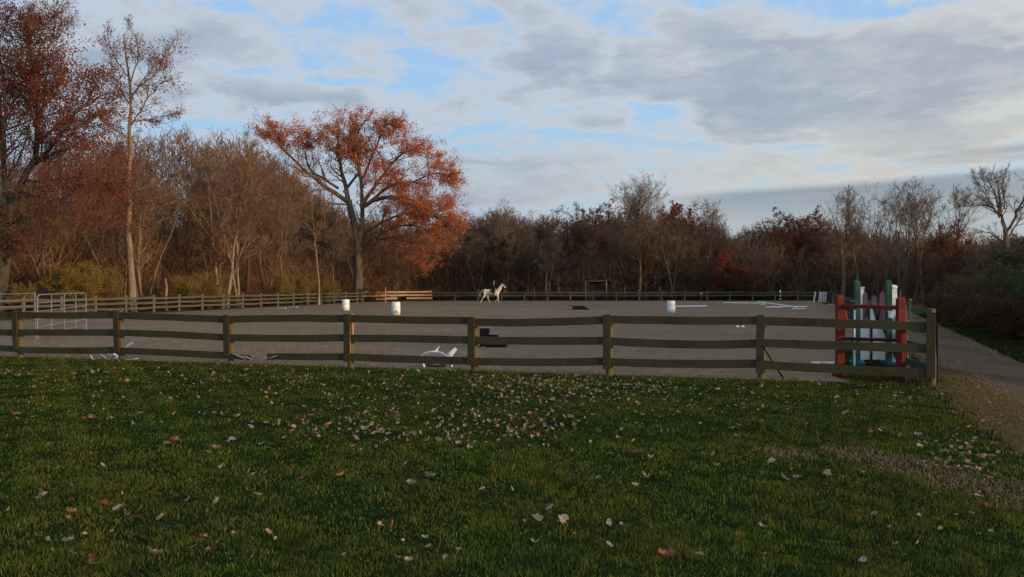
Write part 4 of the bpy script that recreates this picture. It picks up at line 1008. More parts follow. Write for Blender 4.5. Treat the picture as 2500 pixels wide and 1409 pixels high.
NAMES = {'thicket': 'thicket_shrub', 'thicket2': 'thicket_shrub', 'rust': 'oak_tree', 'brown': 'leafy_tree', 'evergreen': 'evergreen_tree'}
ZONES = [(-400, 'at the far left edge'), (140, 'behind the corral panel'), (330, 'right of slim tall tree'), (430, 'left of the pale forked trunks'), (560, 'behind the pale forked trunks'), (640, 'right of the pale forked trunks'),
         (730, 'left of the big orange oak'), (830, 'behind the big orange oak'), (960, 'under the orange oak limbs'), (1090, 'left of the horse'), (1180, 'behind the horse'), (1250, 'between horse and shelter'),
         (1400, 'behind the field shelter'), (1500, 'around the tall oval bare tree'), (1610, 'behind the lone barrel'), (1690, 'left of the bright red tree'), (1770, 'right of the bright red tree'), (1860, 'behind the crossed poles'),
         (1960, 'behind the white knobbed stands'), (2040, 'behind the red jump'), (2120, 'behind the pink pickets'), (2200, 'over the start of the track'), (2290, 'above the far end of the hedge'), (2400, 'above the hedge at the right edge')]
def zone(px):
    z = ZONES[0][1]
    for a, b in ZONES:
        if px >= a: z = b
    return z
ROWS = ['front row', 'second row', 'third row', 'fourth row', 'back row']
def plant(k, x, y, htop=None, where='', wide=None, hk=1.0, row=None):
    """htop: picture row that the top should reach, or None for the natural height"""
    H0, me = PR[k]; px = 1250 + x / y * FPX
    if htop is None: H = H0
    else: H = CAM_H + (HOR - htop) / FPX * y
    H *= hk; s = H / H0; w = wide or (s ** .6 if s < 1 else s ** .8) * random.uniform(.88, 1.15)
    return put_tree(me, (x, y, 0), random.uniform(0, 2 * PI), (w, w, s), NAMES.get(k, 'bare_tree'), (LBL[k] + ' ' + (ROWS[row] + ' ' if row is not None else 'low ') + zone(px)), KINDS.get(k, 'bare trees') + ' ' + where, CATS.get(k, 'tree'))
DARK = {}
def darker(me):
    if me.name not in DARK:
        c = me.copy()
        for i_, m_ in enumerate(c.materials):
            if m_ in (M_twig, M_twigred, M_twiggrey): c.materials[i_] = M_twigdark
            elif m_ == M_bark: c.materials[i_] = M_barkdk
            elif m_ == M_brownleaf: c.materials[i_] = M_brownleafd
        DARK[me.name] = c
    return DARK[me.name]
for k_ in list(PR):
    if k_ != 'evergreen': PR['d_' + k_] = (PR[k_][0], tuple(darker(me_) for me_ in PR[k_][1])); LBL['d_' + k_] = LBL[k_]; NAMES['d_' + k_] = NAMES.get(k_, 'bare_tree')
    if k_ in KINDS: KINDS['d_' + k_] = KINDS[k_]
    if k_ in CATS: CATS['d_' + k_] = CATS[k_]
rs = random.Random(21)
# left woods behind the far left fence
for row in range(5):
    y = 52 + rs.uniform(0, 2)
    while y < 112:
        off = 3.5 + row * 4.6 + rs.uniform(-1.5, 1.5); x = left_x(min(y, 99)) - off + (max(0, y - 99) * .6); px = 1250 + x / y * FPX
        if -160 < px < 1100:
            k = rs.choice(['bare1', 'bare2', 'bare3', 'multi', 'multi2', 'pole', 'brown']) if row else rs.choice(['bare2', 'multi', 'pole', 'multi2', 'brown', 'bare1'])
            ht = skyline(px) + rs.uniform(-6, 46) + (40 if row == 0 else 0)
            if k == 'brown': ht = max(ht, 420 + rs.uniform(0, 60))
            plant(k, x, y, ht, 'in the woods left of the arena', row=row)
        y += rs.uniform(4.2, 6.8) + row * .3
# corner and back woods
for row in range(5):
    x = -34 + rs.uniform(0, 2)
    while x < 62:
        y = 112.5 + row * 4.6 + rs.uniform(-1.6, 1.6); px = 1250 + x / y * FPX
        if px > 640 and y > 108:
            k = rs.choice(['bare1', 'bare2', 'multi', 'multi2', 'pole', 'pole', 'brown', 'bare3']) if row < 2 else rs.choice(['bare1', 'bare3', 'multi', 'brown', 'multi2', 'rust' if px > 1350 and rs.random() < .35 else 'bare2'])
            ht = skyline(px) + rs.uniform(2, 26) + (34 if row == 0 else 0)
            if k in ('brown', 'rust'): ht += 14
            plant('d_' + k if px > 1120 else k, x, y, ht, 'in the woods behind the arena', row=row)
        x += rs.uniform(2.6, 4.3)
# woods on the right beyond the track
for row in range(4):
    y = 50.0
    while y < 112:
        x = road_r(min(y, 90)) + 6.5 + row * 4.4 + rs.uniform(-1.3, 1.3); px = 1250 + x / y * FPX
        if px < 2640 and px > 2020:
            k = rs.choice(['bare1', 'multi', 'brown', 'multi2', 'bare3', 'rust', 'brown']); ht = skyline(px) + rs.uniform(8, 34) + (35 if row == 0 else 0)
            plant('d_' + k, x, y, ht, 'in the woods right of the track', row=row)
        y += rs.uniform(4.5, 7)
# named red-topped oaks over the back woods
def one(k, px, d, top, label, wide=None, name=None, cat='tree', rz=None):
    H0, me = PR[k]; H = CAM_H + (HOR - top) / FPX * d; s = H / H0; w = wide or s
    return put_tree(me, P(px, d, 0), random.uniform(0, 6) if rz is None else rz, (w, w, s), name or NAMES.get(k, 'bare_tree'), label, None, cat)
one('rust', 1455, 133, 494, 'round oak crown of dull red leaves left of the tall bare tree on the skyline', 1.3)
one('rust', 1525, 135, 497, 'second round red oak crown on the skyline, behind the tall bare tree', 1.0)
PR['bright'] = (12.0, forest_tree(31, 12, .2, .3, 2.6, 26, 70, 25, leaves=9000, lsize=.2, twigs=2, bark=M_bark, twig=M_twigred, leafm=M_redbright, fine=.013))
one('bright', 1622, 130, 500, 'bright red oak top right of the tall bare tree on the skyline', .95, 'oak_tree')
one('rust', 1682, 131, 498, 'dark red round oak crown farther right on the skyline', 1.15)
one('rust', 1895, 120, 520, 'broad rust-brown oak on the skyline right of the gap', 1.1)
one('rust', 1962, 118, 515, 'rust-brown oak with an orange top on the skyline', 1.0)
one('rust', 2308, 80, 534, 'dark red oak poking up beneath the bare tree near the right edge', .6)
one('bright', 1760, 109.6, 612, 'small bright red tree low before the dark back woods', .45, 'maple_tree')
one('rust', 1805, 110.0, 640, 'low dark red shrubby tree right of the small bright red one', .75, 'maple_tree')

# tall bare trees standing above the woods
BT = dict(bark=M_bark, twig=M_twiggrey)
H_ = lambda d, top: CAM_H + (HOR - top) / FPX * d
def special(seed, px, d, top, label, **k):
    H = H_(d, top); me = forest_tree(seed, H, **k); return put_tree(me, P(px, d, 0), 0, (1, 1, 1), 'bare_tree', label)
special(41, 1560, 111, 428, 'tall bare tree with an oval crown rising over the middle of the back woods', tr=.24, base=.38, wid=4.0, n1=46, lower=44, upper=12, bark=M_bark, twig=M_twiggrey, fine=.014, n2=8, n3=6, twigs=5)
special(42, 1740, 118, 486, 'smaller bare round-topped tree above the back woods, right of the red oaks', tr=.2, base=.35, wid=2.4, n1=26, lower=50, upper=15, fine=.013, **BT)
special(43, 1222, 113, 488, 'pale feathery bare tree above the woods behind the horse', tr=.16, base=.3, wid=2.8, n1=26, lower=40, upper=12, fine=.012, **BT)
for k, (px, top, wid, st, sd) in enumerate(((2062, 468, 2.4, 2, 51), (2102, 452, 1.7, 2, 52), (2152, 445, 3.0, 4, 53), (2204, 443, 2.3, 3, 54), (2238, 446, 2.0, 2, 55), (2316, 452, 2.3, 3, 56))):
    special(sd, px, 88 + (k % 3) * 2, top, ('leftmost', 'second', 'third, widest', 'fourth', 'fifth', 'sixth, separate') [k] + ' of the tall bare poplars above the right-hand woods', tr=.26, base=.42, wid=wid, n1=26, lower=38, upper=12, stems=st, spread=.10, fine=.013, n2=7, n3=5, twigs=4, **BT)
#@@T57

# trees with pale sunlit bark before the left woods
special(61, 548, 74.5, 322, 'pale-stemmed bare tree forking low, left of a matching neighbour', tr=.24, base=.33, wid=3.0, n1=26, lower=42, upper=14, stems=2, spread=.05, bark=M_barkpale, twig=M_twig, fine=.012)
special(62, 592, 77, 318, 'pale-stemmed bare tree leaning right beside its twin', tr=.24, base=.30, wid=3.4, n1=28, lower=45, upper=14, stems=3, spread=.14, bark=M_barkpale, twig=M_twig, fine=.012)
special(63, 108, 66, 470, 'slim tan trunk under the red oak at the far left', tr=.16, base=.5, wid=1.8, n1=14, bark=M_barkpale, twig=M_twig, fine=.011)
special(64, 778, 84, 430, 'slim pale tree in front of the big orange oak', tr=.13, base=.45, wid=1.8, n1=16, bark=M_barkpale, twig=M_twig, fine=.011)
special(65, 1336, 111, 590, 'leaning white-barked birch clump behind the arena fence', tr=.11, base=.4, wid=1.6, n1=15, stems=4, spread=.16, bark=M_barkpale, twig=M_twiggrey, fine=.010)
special(66, 1232, 111.5, 560, 'thin pale leaning stems behind the horse and rider', tr=.10, base=.5, wid=1.5, n1=12, stems=3, spread=.10, bark=M_barkpale, twig=M_twiggrey, fine=.010)
special(67, 1640, 112, 560, 'pale forked stem behind the lone barrel', tr=.11, base=.4, wid=1.8, n1=14, stems=2, spread=.1, bark=M_barkpale, twig=M_twiggrey, fine=.010)
tb = TB(); pp, tt = grow(np.random.default_rng(5), np.array([[0, 0, -.1]]), np.array([[.05, 0, 1.]]), [2.6], 8, .10, .0); tb.tubes(pp, np.array([[.17, .14, .12, .13, .12, .11, .10, .08]]), 8, 0)
o = link('tree_stump', tb.mesh('tree_stump', [M_barkpale], True), None, P(406, 66, 0)); tag(o, 'short crooked broken trunk before the left woods', 'stump')

# shrubs along the foot of the woods
def shrub(seed, H, wid, leaves, ls, leafm, twigm, stems=9):
    return forest_tree(seed, H, .06, .05, wid, 30, 60, 25, stems=stems, spread=.45, leaves=leaves, lsize=ls, twigs=3, bark=M_bark, twig=twigm, leafm=leafm, fine=.008, n2=6, n3=5)
SY1 = shrub(71, 3.4, 1.6, 9000, .11, M_yellowleaf, M_twig); SY2 = shrub(72, 2.4, 1.3, 6500, .10, M_yellowleaf, M_twig); SR = shrub(73, 2.2, 1.4, 5000, .10, M_rustleaf, M_twigred)
SB = shrub(74, 2.6, 1.5, 4200, .10, M_brownleaf, M_twigred)
for k, (px, d, top, me, H0, w, lab) in enumerate((
    (165, 56.5, 655, SY1, 3.4, .85, 'large yellow-green bush behind the corral panel'), (215, 58.2, 640, SY1, 3.4, .9, 'yellow-green bush reaching up beside the slim tall tree'), (268, 60.5, 652, SY1, 3.4, .8, 'yellow-green bush left of the tall pale trunk'),
    (60, 53.5, 690, SY2, 2.4, .6, 'small olive bush at the far left fence'), (450, 68.5, 672, SY2, 2.4, 1.1, 'olive bush left of the pale forked trunks'), (510, 71.5, 668, SY2, 2.4, 1.2, 'yellow-olive bush touching the pale forked trunks'),
    (735, 86.5, 668, SY2, 2.4, .9, 'small yellow-green bush left of the big oak foot'), (800, 92, 684, SY2, 2.4, 1.1, 'low golden bush before the big oak'), (905, 101, 682, SB, 2.6, 1.3, 'olive-brown bush right of the big oak foot'), (690, 83.2, 655, SY2, 2.4, .7, 'narrow olive bush among the brown stems'))):
    H = H_(d, top); put_tree(me, P(px, d, 0), random.uniform(0, 6), (w, w, H / H0), 'leafy_shrub', lab, None, 'shrub')
for k in range(20):
    y = 54 + k * 2.6; me = (SR, SB)[k % 2]; s_ = rs.uniform(.6, 1.1)
    put_tree(me, (left_x(min(y, 99)) - rs.uniform(1.6, 3.0) + max(0, y - 99) * .5, y, 0), rs.uniform(0, 6), (s_ * 1.2, s_ * 1.2, s_ * .8), 'bramble_shrub', ('rusty red', 'dry brown')[k % 2] + ' bramble shrub along the foot of the left woods', 'brambles at the foot of the left woods', 'shrub')
for k in range(24):
    x = -12 + k * 2.3 + rs.uniform(-.6, .6); me = (SR, SB, SR)[k % 3]; s_ = rs.uniform(.5, .95)
    put_tree(me, (x, 109.2 + rs.uniform(0, 1.6), 0), rs.uniform(0, 6), (s_ * 1.3, s_ * 1.3, s_ * .75), 'bramble_shrub', ('rusty red', 'dry brown', 'rusty red')[k % 3] + ' bramble shrub along the foot of the back woods', 'brambles at the foot of the back woods', 'shrub')
# taller understorey filling the depths
rr = rs
for k in range(26):
    y = 60 + k * 2.2; plant(rr.choice(['thicket', 'thicket2', 'thicket']), left_x(min(y, 99)) - rr.uniform(7, 20) + max(0, y - 99) * .6, y, None, 'in the left understorey', hk=rr.uniform(.8, 1.2))
for k in range(34):
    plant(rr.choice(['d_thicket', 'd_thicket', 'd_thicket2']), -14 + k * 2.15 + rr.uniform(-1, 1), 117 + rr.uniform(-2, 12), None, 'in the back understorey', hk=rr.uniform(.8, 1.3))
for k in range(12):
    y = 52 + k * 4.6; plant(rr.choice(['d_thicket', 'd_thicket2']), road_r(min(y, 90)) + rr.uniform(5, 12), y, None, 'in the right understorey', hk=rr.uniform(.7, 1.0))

# dense hedge beyond the track
HG1 = forest_tree(81, 3.8, .09, .04, 2.1, 44, 80, 30, stems=8, spread=.45, leaves=20000, lsize=.085, twigs=3, bark=M_barkdark, twig=M_twig, leafm=M_greenleaf, fine=.007, n2=7, n3=5)
HG2 = forest_tree(82, 3.0, .09, .04, 1.9, 40, 85, 30, stems=8, spread=.5, leaves=15000, lsize=.08, twigs=3, bark=M_barkdark, twig=M_twigred, leafm=M_hedgebrown, fine=.007, n2=7, n3=5)
hl = ['outside the right edge, nearer end', 'just outside the right edge', 'nearest the right edge', 'second from the right edge', 'third from the right edge', 'in the middle of the hedge', 'past the middle of the hedge', 'toward the far end of the hedge', 'near the far end of the hedge', 'at the far end of the hedge']
k = 0
for y in (17, 20.7, 24.5, 28, 31.5, 35.5, 40, 45, 50.5, 56.5):
    x0 = road_r(y) + max(1.8, 2.9 - (y - 26) * .11)
    for j, (dx, dy, me, H0, h, col) in enumerate(((0, 0, HG2, 3.0, 2.3, 'red-brown front'), (1.9, 1.2, HG1, 3.8, 3.0, 'dark green'), (4.2, 2.4, HG1, 3.8, 3.4, 'taller dark green back'))):
        s_ = h / H0 * rs.uniform(.88, 1.12) * (.92 if y > 44 else 1)
        put_tree(me, (x0 + dx + rs.uniform(-.3, .3), y + dy, 0), rs.uniform(0, 6), (s_ * 1.08, s_ * 1.08, s_), 'hedge_shrub', col + ' hedge shrub beyond the track, ' + hl[k], 'hedge shrubs beyond the track', 'shrub')
    k += 1
special(83, 2484, 40, 590, 'green-leaved small tree rising above the hedge at the right edge', tr=.12, base=.2, wid=1.8, n1=24, lower=70, upper=30, leaves=9000, lsize=.11, leafm=M_greenleaf, bark=M_barkdark, twig=M_twig, fine=.009)

# ------------------------------------------------------------------ drawn trees: limbs laid out as seen, foliage in its real clumps
def drawn_tree(name, label, px, d, limbs, clumps, leafm, nleaf, lsize, bark, twig, seed, bare=.12, fine=.012, n2=8, n3=6, n4=5, l2=.30, spreadz=1.0, depth=5.0, cat='tree'):
    r = np.random.default_rng(seed); base = P(px, d, 0); k = d / FPX
    root = thing(name, label, cat, base)
    tb = TB(); cb = TB(); allp = []; allt = []; allr = []; allL = []
    for j, (pts, r0, r1, y0, y1) in enumerate(limbs):
        Q = np.array([[(a - px) * k, 0, CAM_H + (HOR - b) * k] for a, b in pts]); Q[:, 1] = np.linspace(y0, y1, len(Q))
        K = 12; seg = np.r_[0, np.cumsum(np.linalg.norm(np.diff(Q, axis=0), axis=1))]; tt = np.linspace(0, seg[-1], K)
        R = np.stack([np.interp(tt, seg, Q[:, i]) for i in range(3)], 1)
        R[1:-1] = .25 * R[:-2] + .5 * R[1:-1] + .25 * R[2:]; R[1:] += r.normal(0, .06 * min(1, seg[-1] / 6), (K - 1, 3))
        rd = np.linspace(r0, r1, K)
        if j == 0: R[0, 2] = -.2; rd[0] *= 1.4
        (tb if j == 0 else cb).tubes(R[None], rd[None], 9 if j == 0 else 6, 0)
        t = unit(np.gradient(R, axis=0))
        if j > 0: allp.append(R); allt.append(t); allr.append(rd); allL.append(seg[-1])
    p = np.array(allp); t = np.array(allt); rd = np.array(allr); L = np.array(allL)
    s2, d2, L2, r2 = spawn(r, p, t, rd, np.clip(L, 3, 9), n2 * 2, .18, 1.0, .7, .25, l2, .5, .35); d2[:, 1] *= 1.4; p2, t2 = grow(r, s2, d2, L2, 6, .09, .05); R2 = radii(np.clip(r2, fine * 1.6, .07), 6, .3); cb.tubes(p2, R2, 4, 0)
    s3, d3, L3, r3 = spawn(r, p2, t2, R2, L2, n3, .2, 1.0, .65, .25, .55, .6, .4); p3, t3 = grow(r, s3, d3, L3, 4, .15, .06); R3 = radii(np.maximum(r3, fine), 4, .35); cb.tubes(p3, R3, 3, 0)
    s4, d4, L4, r4 = spawn(r, p3, t3, R3, L3, n4, .2, 1.0, .6, .3, .6, .6, .3); p4, t4 = grow(r, s4, d4, np.maximum(L4, .2), 3, .12, .04); cb.tubes(p4, radii(np.full(len(L4), fine * .7), 3, .35), 2, 1)
    # candidate leaf places: twig points, kept by the clumps
    c = p4.reshape(-1, 3)
    w = np.full(len(c), bare)
    for a, b, rx, ry, am in clumps:
        ex = (c[:, 0] - (a - px) * k) / (rx * k); ez = (c[:, 2] - (CAM_H + (HOR - b) * k)) / (ry * k); w = np.maximum(w, am * np.clip(1.5 - (ex ** 2 + ez ** 2), 0, 1))
    if nleaf:
      w /= w.sum(); i = r.choice(len(c), int(nleaf * .55), p=w); cb.leaves(c[i] + r.normal(0, lsize * .9, (len(i), 3)), lsize, 2)
    if nleaf:     # leaf sprays filling each clump, broken into small tufts on short twigs
      n = int(nleaf * .45); cw = np.array([am * rx * ry for _, _, rx, ry, am in clumps]); cw = cw / cw.sum()
      nt_ = max(8, n // 22); j = r.choice(len(clumps), nt_, p=cw); C = np.array([[(a - px) * k, 0, CAM_H + (HOR - b) * k, rx * k, ry * k] for a, b, rx, ry, am in clumps])[j]
      q = unit(r.normal(0, 1, (nt_, 3))) * (r.uniform(0, 1, (nt_, 1)) ** .4) * r.uniform(.9, 1.35, (nt_, 1)); cen = np.stack([C[:, 0] + q[:, 0] * C[:, 3], r.uniform(-depth, depth, nt_) * .8 + q[:, 1], C[:, 2] + q[:, 2] * C[:, 4]], 1)
      tp, ttn = grow(r, cen - np.array([0, 0, .35]), unit(np.stack([q[:, 0], q[:, 1], np.full(nt_, .8)], 1)), r.uniform(.5, 1.1, nt_), 3, .2, 0); cb.tubes(tp, radii(np.full(nt_, fine), 3, .4), 2, 1)
      i = r.integers(0, nt_, n); cb.leaves(cen[i] + r.normal(0, 1, (n, 3)) * np.array([.34, .34, .22]), lsize, 2)
    link('trunk', tb.mesh('trunk', [bark], True), root); link('crown', cb.mesh('crown', [bark, twig, leafm]), root)
    return root
# big orange oak
oak_limbs = [
 ([(874, 735), (876, 640), (868, 560), (850, 490)], .62, .34, 0, 0),
 ([(873, 640), (880, 560), (891, 503), (884, 430), (868, 380), (872, 330), (900, 296)], .36, .05, 0, -1.5),
 ([(852, 495), (838, 440), (828, 400), (820, 350), (822, 310), (815, 292)], .30, .05, 0, 2),
 ([(852, 495), (800, 460), (762, 430), (728, 397), (700, 372), (678, 345), (662, 330)], .28, .05, 0, -2.5),
 ([(826, 460), (790, 436), (755, 418), (735, 380), (738, 340), (742, 318)], .16, .04, 0, 3),
 ([(840, 470), (858, 440), (876, 415), (866, 370), (852, 330), (846, 300)], .20, .04, 0, 4),
 ([(884, 500), (905, 470), (925, 430), (950, 395), (985, 355), (1020, 345), (1060, 372)], .24, .04, 0, 4.5),
 ([(891, 503), (930, 484), (970, 482), (1010, 490), (1050, 520), (1090, 548), (1118, 580)], .28, .05, 0, -3),
 ([(900, 496), (950, 450), (1010, 446), (1045, 424), (1080, 415), (1108, 440)], .20, .04, 0, 1),
 ([(874, 600), (920, 582), (975, 552), (1020, 552), (1060, 575), (1095, 590)], .20, .04, 0, -4),
 ([(876, 630), (925, 585), (975, 575), (1010, 600), (1040, 640), (1058, 662)], .15, .03, 0, -2),
 ([(874, 580), (920, 545), (985, 515), (1050, 505), (1100, 500)], .18, .04, 0, 5),
 ([(882, 440), (905, 400), (930, 360), (945, 320), (975, 308)], .16, .04, 0, -4),
 ([(850, 500), (800, 500), (770, 480), (740, 460)], .10, .03, 0, -4),
]
oak_cl = [(690, 335, 36, 24, 1.5), (738, 328, 45, 24, 1.3), (668, 330, 16, 14, .8), (800, 310, 30, 20, .6), (845, 300, 35, 18, .8), (835, 345, 50, 40, .9), (870, 370, 28, 24, 1), (815, 330, 30, 30, .8), (905, 290, 40, 14, .9), (925, 310, 40, 18, 1), (965, 325, 38, 18, 1), (985, 350, 40, 22, 1), (1020, 362, 40, 20, 1),
 (1060, 378, 40, 20, 1), (1096, 400, 22, 22, 1), (930, 400, 36, 22, .9), (905, 372, 26, 20, .7), (935, 430, 40, 24, 1), (965, 462, 46, 22, 1.2), (1010, 475, 46, 24, 1.2), (1040, 415, 36, 16, 1), (1084, 428, 36, 22, 1), (1105, 462, 22, 26, 1), (1035, 510, 60, 26, 1.3), (1085, 510, 46, 26, 1.2), (1060, 545, 66, 22, 1.2), (1118, 540, 30, 26, 1),
 (975, 535, 34, 14, .7), (1065, 575, 50, 12, .7), (1075, 600, 22, 12, .8), (1000, 612, 42, 10, 1), (1025, 632, 34, 10, 1), (1045, 652, 24, 8, 1), (985, 500, 50, 20, 1), (720, 372, 20, 10, .3), (1050, 450, 40, 20, .5), (880, 410, 30, 20, .4)]
oak_cl = [(a, b, rx * 1.22, ry * 1.25, am) for a, b, rx, ry, am in oak_cl]
drawn_tree('oak_tree', 'huge spreading oak with glowing orange leaves between the left and back woods', 874, 102, oak_limbs, oak_cl, M_oakleaf, 66000, .18, M_bark, M_twig, 91, bare=.16, fine=.016, n2=10, n3=6, n4=5, l2=.36)
# red oak overhanging the left edge
ro_limbs = [
 ([(2, 760), (12, 640), (22, 540), (52, 450)], .55, .34, 0, 0),
 ([(52, 450), (80, 400), (100, 340), (108, 260), (100, 180), (92, 110), (80, 50)], .30, .05, 0, -1),
 ([(52, 450), (95, 400), (135, 385), (185, 335), (235, 320), (285, 300)], .22, .03, 0, -2.5),
 ([(98, 350), (140, 290), (185, 255), (225, 215), (270, 205)], .16, .03, 0, 2),
 ([(104, 290), (130, 210), (150, 150), (185, 95), (195, 75)], .13, .03, 0, -3),
 ([(30, 520), (0, 420), (-20, 330), (-40, 220), (-50, 120)], .28, .05, 0, 2),
 ([(10, 400), (25, 320), (35, 220), (30, 130), (20, 60)], .18, .04, 0, -2),
 ([(95, 320), (50, 260), (10, 210), (-20, 180)], .14, .03, 0, 3),
 ([(60, 440), (120, 440), (180, 425), (240, 440), (290, 470)], .14, .03, 0, 3),
 ([(40, 480), (110, 480), (180, 500), (240, 520), (280, 545)], .12, .03, 0, -3),
 ([(22, 545), (55, 548), (90, 545), (150, 540)], .11, .03, 0, -3),
 ([(10, 660), (35, 625), (60, 600), (100, 590)], .10, .03, 0, -2),
 ([(25, 530), (-10, 500), (-60, 470)], .2, .04, 0, -1),
 ([(100, 240), (70, 150), (55, 90), (110, 40), (130, 15)], .12, .03, 0, 1)]
ro_limbs = [(a, b * .72, c * .8, d_, e) for a, b, c, d_, e in ro_limbs]
ro_cl = [(60, 70, 60, 32, 1), (120, 80, 40, 28, 1), (20, 40, 40, 40, .8), (30, 130, 50, 50, .9), (120, 110, 40, 30, .5), (185, 75, 24, 20, .6), (150, 180, 60, 34, 1.1), (60, 200, 60, 40, .9), (200, 170, 50, 28, .9), (150, 230, 70, 40, 1), (230, 215, 46, 30, .8), (60, 290, 70, 40, .8), (180, 290, 80, 34, 1), (270, 280, 40, 26, .9), (0, 230, 50, 60, .8),
 (110, 350, 80, 30, .8), (220, 350, 60, 34, 1), (270, 380, 40, 40, 1), (210, 430, 70, 40, .9), (260, 470, 46, 40, 1), (280, 545, 30, 20, .8), (120, 460, 70, 36, .5), (0, 330, 60, 60, .6), (230, 520, 50, 26, .7), (40, 400, 50, 40, .4)]
drawn_tree('oak_tree', 'tall dark-limbed oak with dull red leaves leaning in from the left edge', 8, 54, ro_limbs, ro_cl, M_redleaf, 40000, .135, M_barkdark, M_twig, 92, bare=.16, fine=.010, n2=13, n3=7, n4=5, l2=.40, depth=4)
# slim tall tree with a pale trunk
sl_limbs = [
 ([(324, 735), (316, 640), (312, 540), (315, 430), (318, 320), (323, 250), (315, 170), (300, 85)], .36, .05, 0, 0),
 ([(319, 310), (345, 275), (375, 235), (405, 205), (432, 200)], .09, .02, 0, -1),
 ([(320, 300), (355, 290), (390, 278), (425, 268)], .07, .02, 0, 1.5),
 ([(322, 240), (350, 190), (380, 150), (415, 118), (425, 100)], .09, .02, 0, 1),
 ([(321, 200), (345, 150), (350, 110), (338, 80)], .07, .02, 0, -1.5),
 ([(320, 260), (290, 220), (268, 180), (255, 140)], .09, .02, 0, 1),
 ([(316, 190), (290, 150), (275, 110), (280, 75)], .07, .02, 0, -1),
 ([(323, 230), (360, 210), (400, 190), (435, 150)], .08, .02, 0, -2),
 ([(318, 340), (290, 320), (262, 300), (240, 290)], .07, .02, 0, -1),
 ([(313, 500), (345, 492), (385, 480), (420, 476)], .06, .02, 0, -1),
 ([(312, 470), (345, 455), (380, 450)], .05, .02, 0, 1),
 ([(314, 545), (345, 555), (375, 560), (405, 548)], .06, .02, 0, -1.5),
 ([(315, 430), (290, 400), (280, 350), (285, 330)], .06, .02, 0, 1),
 ([(330, 700), (328, 640), (333, 560), (338, 490)], .10, .03, .8, .5),
 ([(312, 480), (300, 440), (286, 420)], .05, .02, 0, -1)]
sl_limbs = [(a, b * .74, c, d_, e) for a, b, c, d_, e in sl_limbs]
sl_cl = [(330, 110, 30, 24, .7), (345, 145, 40, 24, .5), (420, 120, 20, 22, .9), (428, 170, 20, 22, .9), (425, 215, 20, 22, .8), (420, 268, 18, 10, .8), (260, 125, 26, 26, .6), (300, 90, 24, 14, .6), (350, 290, 40, 16, .8), (385, 225, 30, 30, .4), (395, 150, 30, 26, .5), (330, 280, 30, 14, .8), (290, 200, 30, 40, .3), (270, 300, 30, 26, .7)]
rt_limbs = [
 ([(2466, 790), (2461, 680), (2457, 600), (2455, 560)], .34, .24, 0, 0),
 ([(2456, 572), (2451, 520), (2453, 470), (2450, 424)], .18, .03, 0, 1), ([(2456, 570), (2434, 520), (2412, 478), (2392, 452), (2374, 438)], .16, .03, 0, -1.5), ([(2457, 565), (2478, 515), (2494, 470), (2506, 436)], .16, .03, 0, -1),
 ([(2452, 510), (2468, 462), (2478, 428)], .09, .02, 0, 2), ([(2459, 600), (2436, 572), (2402, 556)], .08, .02, 0, 1), ([(2428, 508), (2408, 500), (2378, 500)], .06, .02, 0, 1), ([(2440, 532), (2428, 476), (2416, 432)], .10, .02, 0, 2),
 ([(2460, 585), (2495, 540), (2530, 500)], .12, .02, 0, 1), ([(2410, 476), (2402, 450), (2400, 430)], .06, .02, 0, 0), ([(2451, 490), (2438, 455), (2432, 428)], .06, .02, 0, -1), ([(2480, 512), (2510, 495), (2535, 470)], .06, .02, 0, -1)]
drawn_tree('bare_tree', 'large bare tree with open forked limbs at the right edge', 2464, 60, [(a, b * .62, c * .7, d_, e) for a, b, c, d_, e in rt_limbs], [], M_brownleaf, 0, .1, M_bark, M_twiggrey, 94, fine=.010, n2=7, n3=6, n4=4, l2=.36)
drawn_tree('oak_tree', 'slim tall pale-trunked tree with sparse red leaves in its open crown', 324, 63.5, sl_limbs, sl_cl, M_redleaf, 4200, .13, M_barkpale, M_twig, 93, bare=.15, fine=.009, n2=10, n3=6, n4=5, l2=.32, depth=2.5)

# ------------------------------------------------------------------ far wood closing the view behind the trees
def far_wood(name, label, n, place, Hf, mat=None, w0=.03, w1=.085):
    r = np.random.default_rng(77); x, y = place(r, n); H = Hf(x, y); z = r.uniform(0, 1, n) ** 1.25 * H
    p = np.stack([x, y, z], 1); d = unit(np.stack([r.normal(0, .5, n), r.normal(0, .5, n), np.abs(r.normal(.8, .4, n))], 1))
    pts, _ = grow(r, p, d, r.uniform(.8, 2.4, n), 2, .25, .1); tb = TB(); tb.tubes(pts, radii(r.uniform(w0, w1, n) * 1.2, 2, .35), 2, 0)
    kind(tag(link(name, tb.mesh(name, [mat or M_twigdark])), label, 'woodland'), 'stuff')
def back_place(r, n): return r.uniform(-75, 105, n), r.uniform(136, 152, n)
def back_H(x, y):
    px = 1250 + x / y * FPX; t = np.interp(px, [a for a, b in SKY], [b for a, b in SKY]); return CAM_H + (HOR - t - 34 - 12 * np.sin(x * .7)) / FPX * y
far_wood('distant_wood', 'distant brown wood closing the view behind the back row of trees', 66000, back_place, back_H)
def left_place(r, n):
    y = r.uniform(44, 128, n); return (-26 + .24 * (y - 62)) - r.uniform(24, 30, n) + .0, y
far_wood('distant_wood', 'deep brown wood closing the view behind the left woods', 40000, left_place, lambda x, y: 8.5 + 1.5 * np.sin(y * .4))
def right_place(r, n):
    y = r.uniform(48, 130, n); return 13.25 + .395 * (y - 22.3) + r.uniform(22, 27, n), y
far_wood('distant_wood', 'dark wood closing the view beyond the track on the right', 24000, right_place, lambda x, y: 5.0 + .8 * np.sin(y * .5))

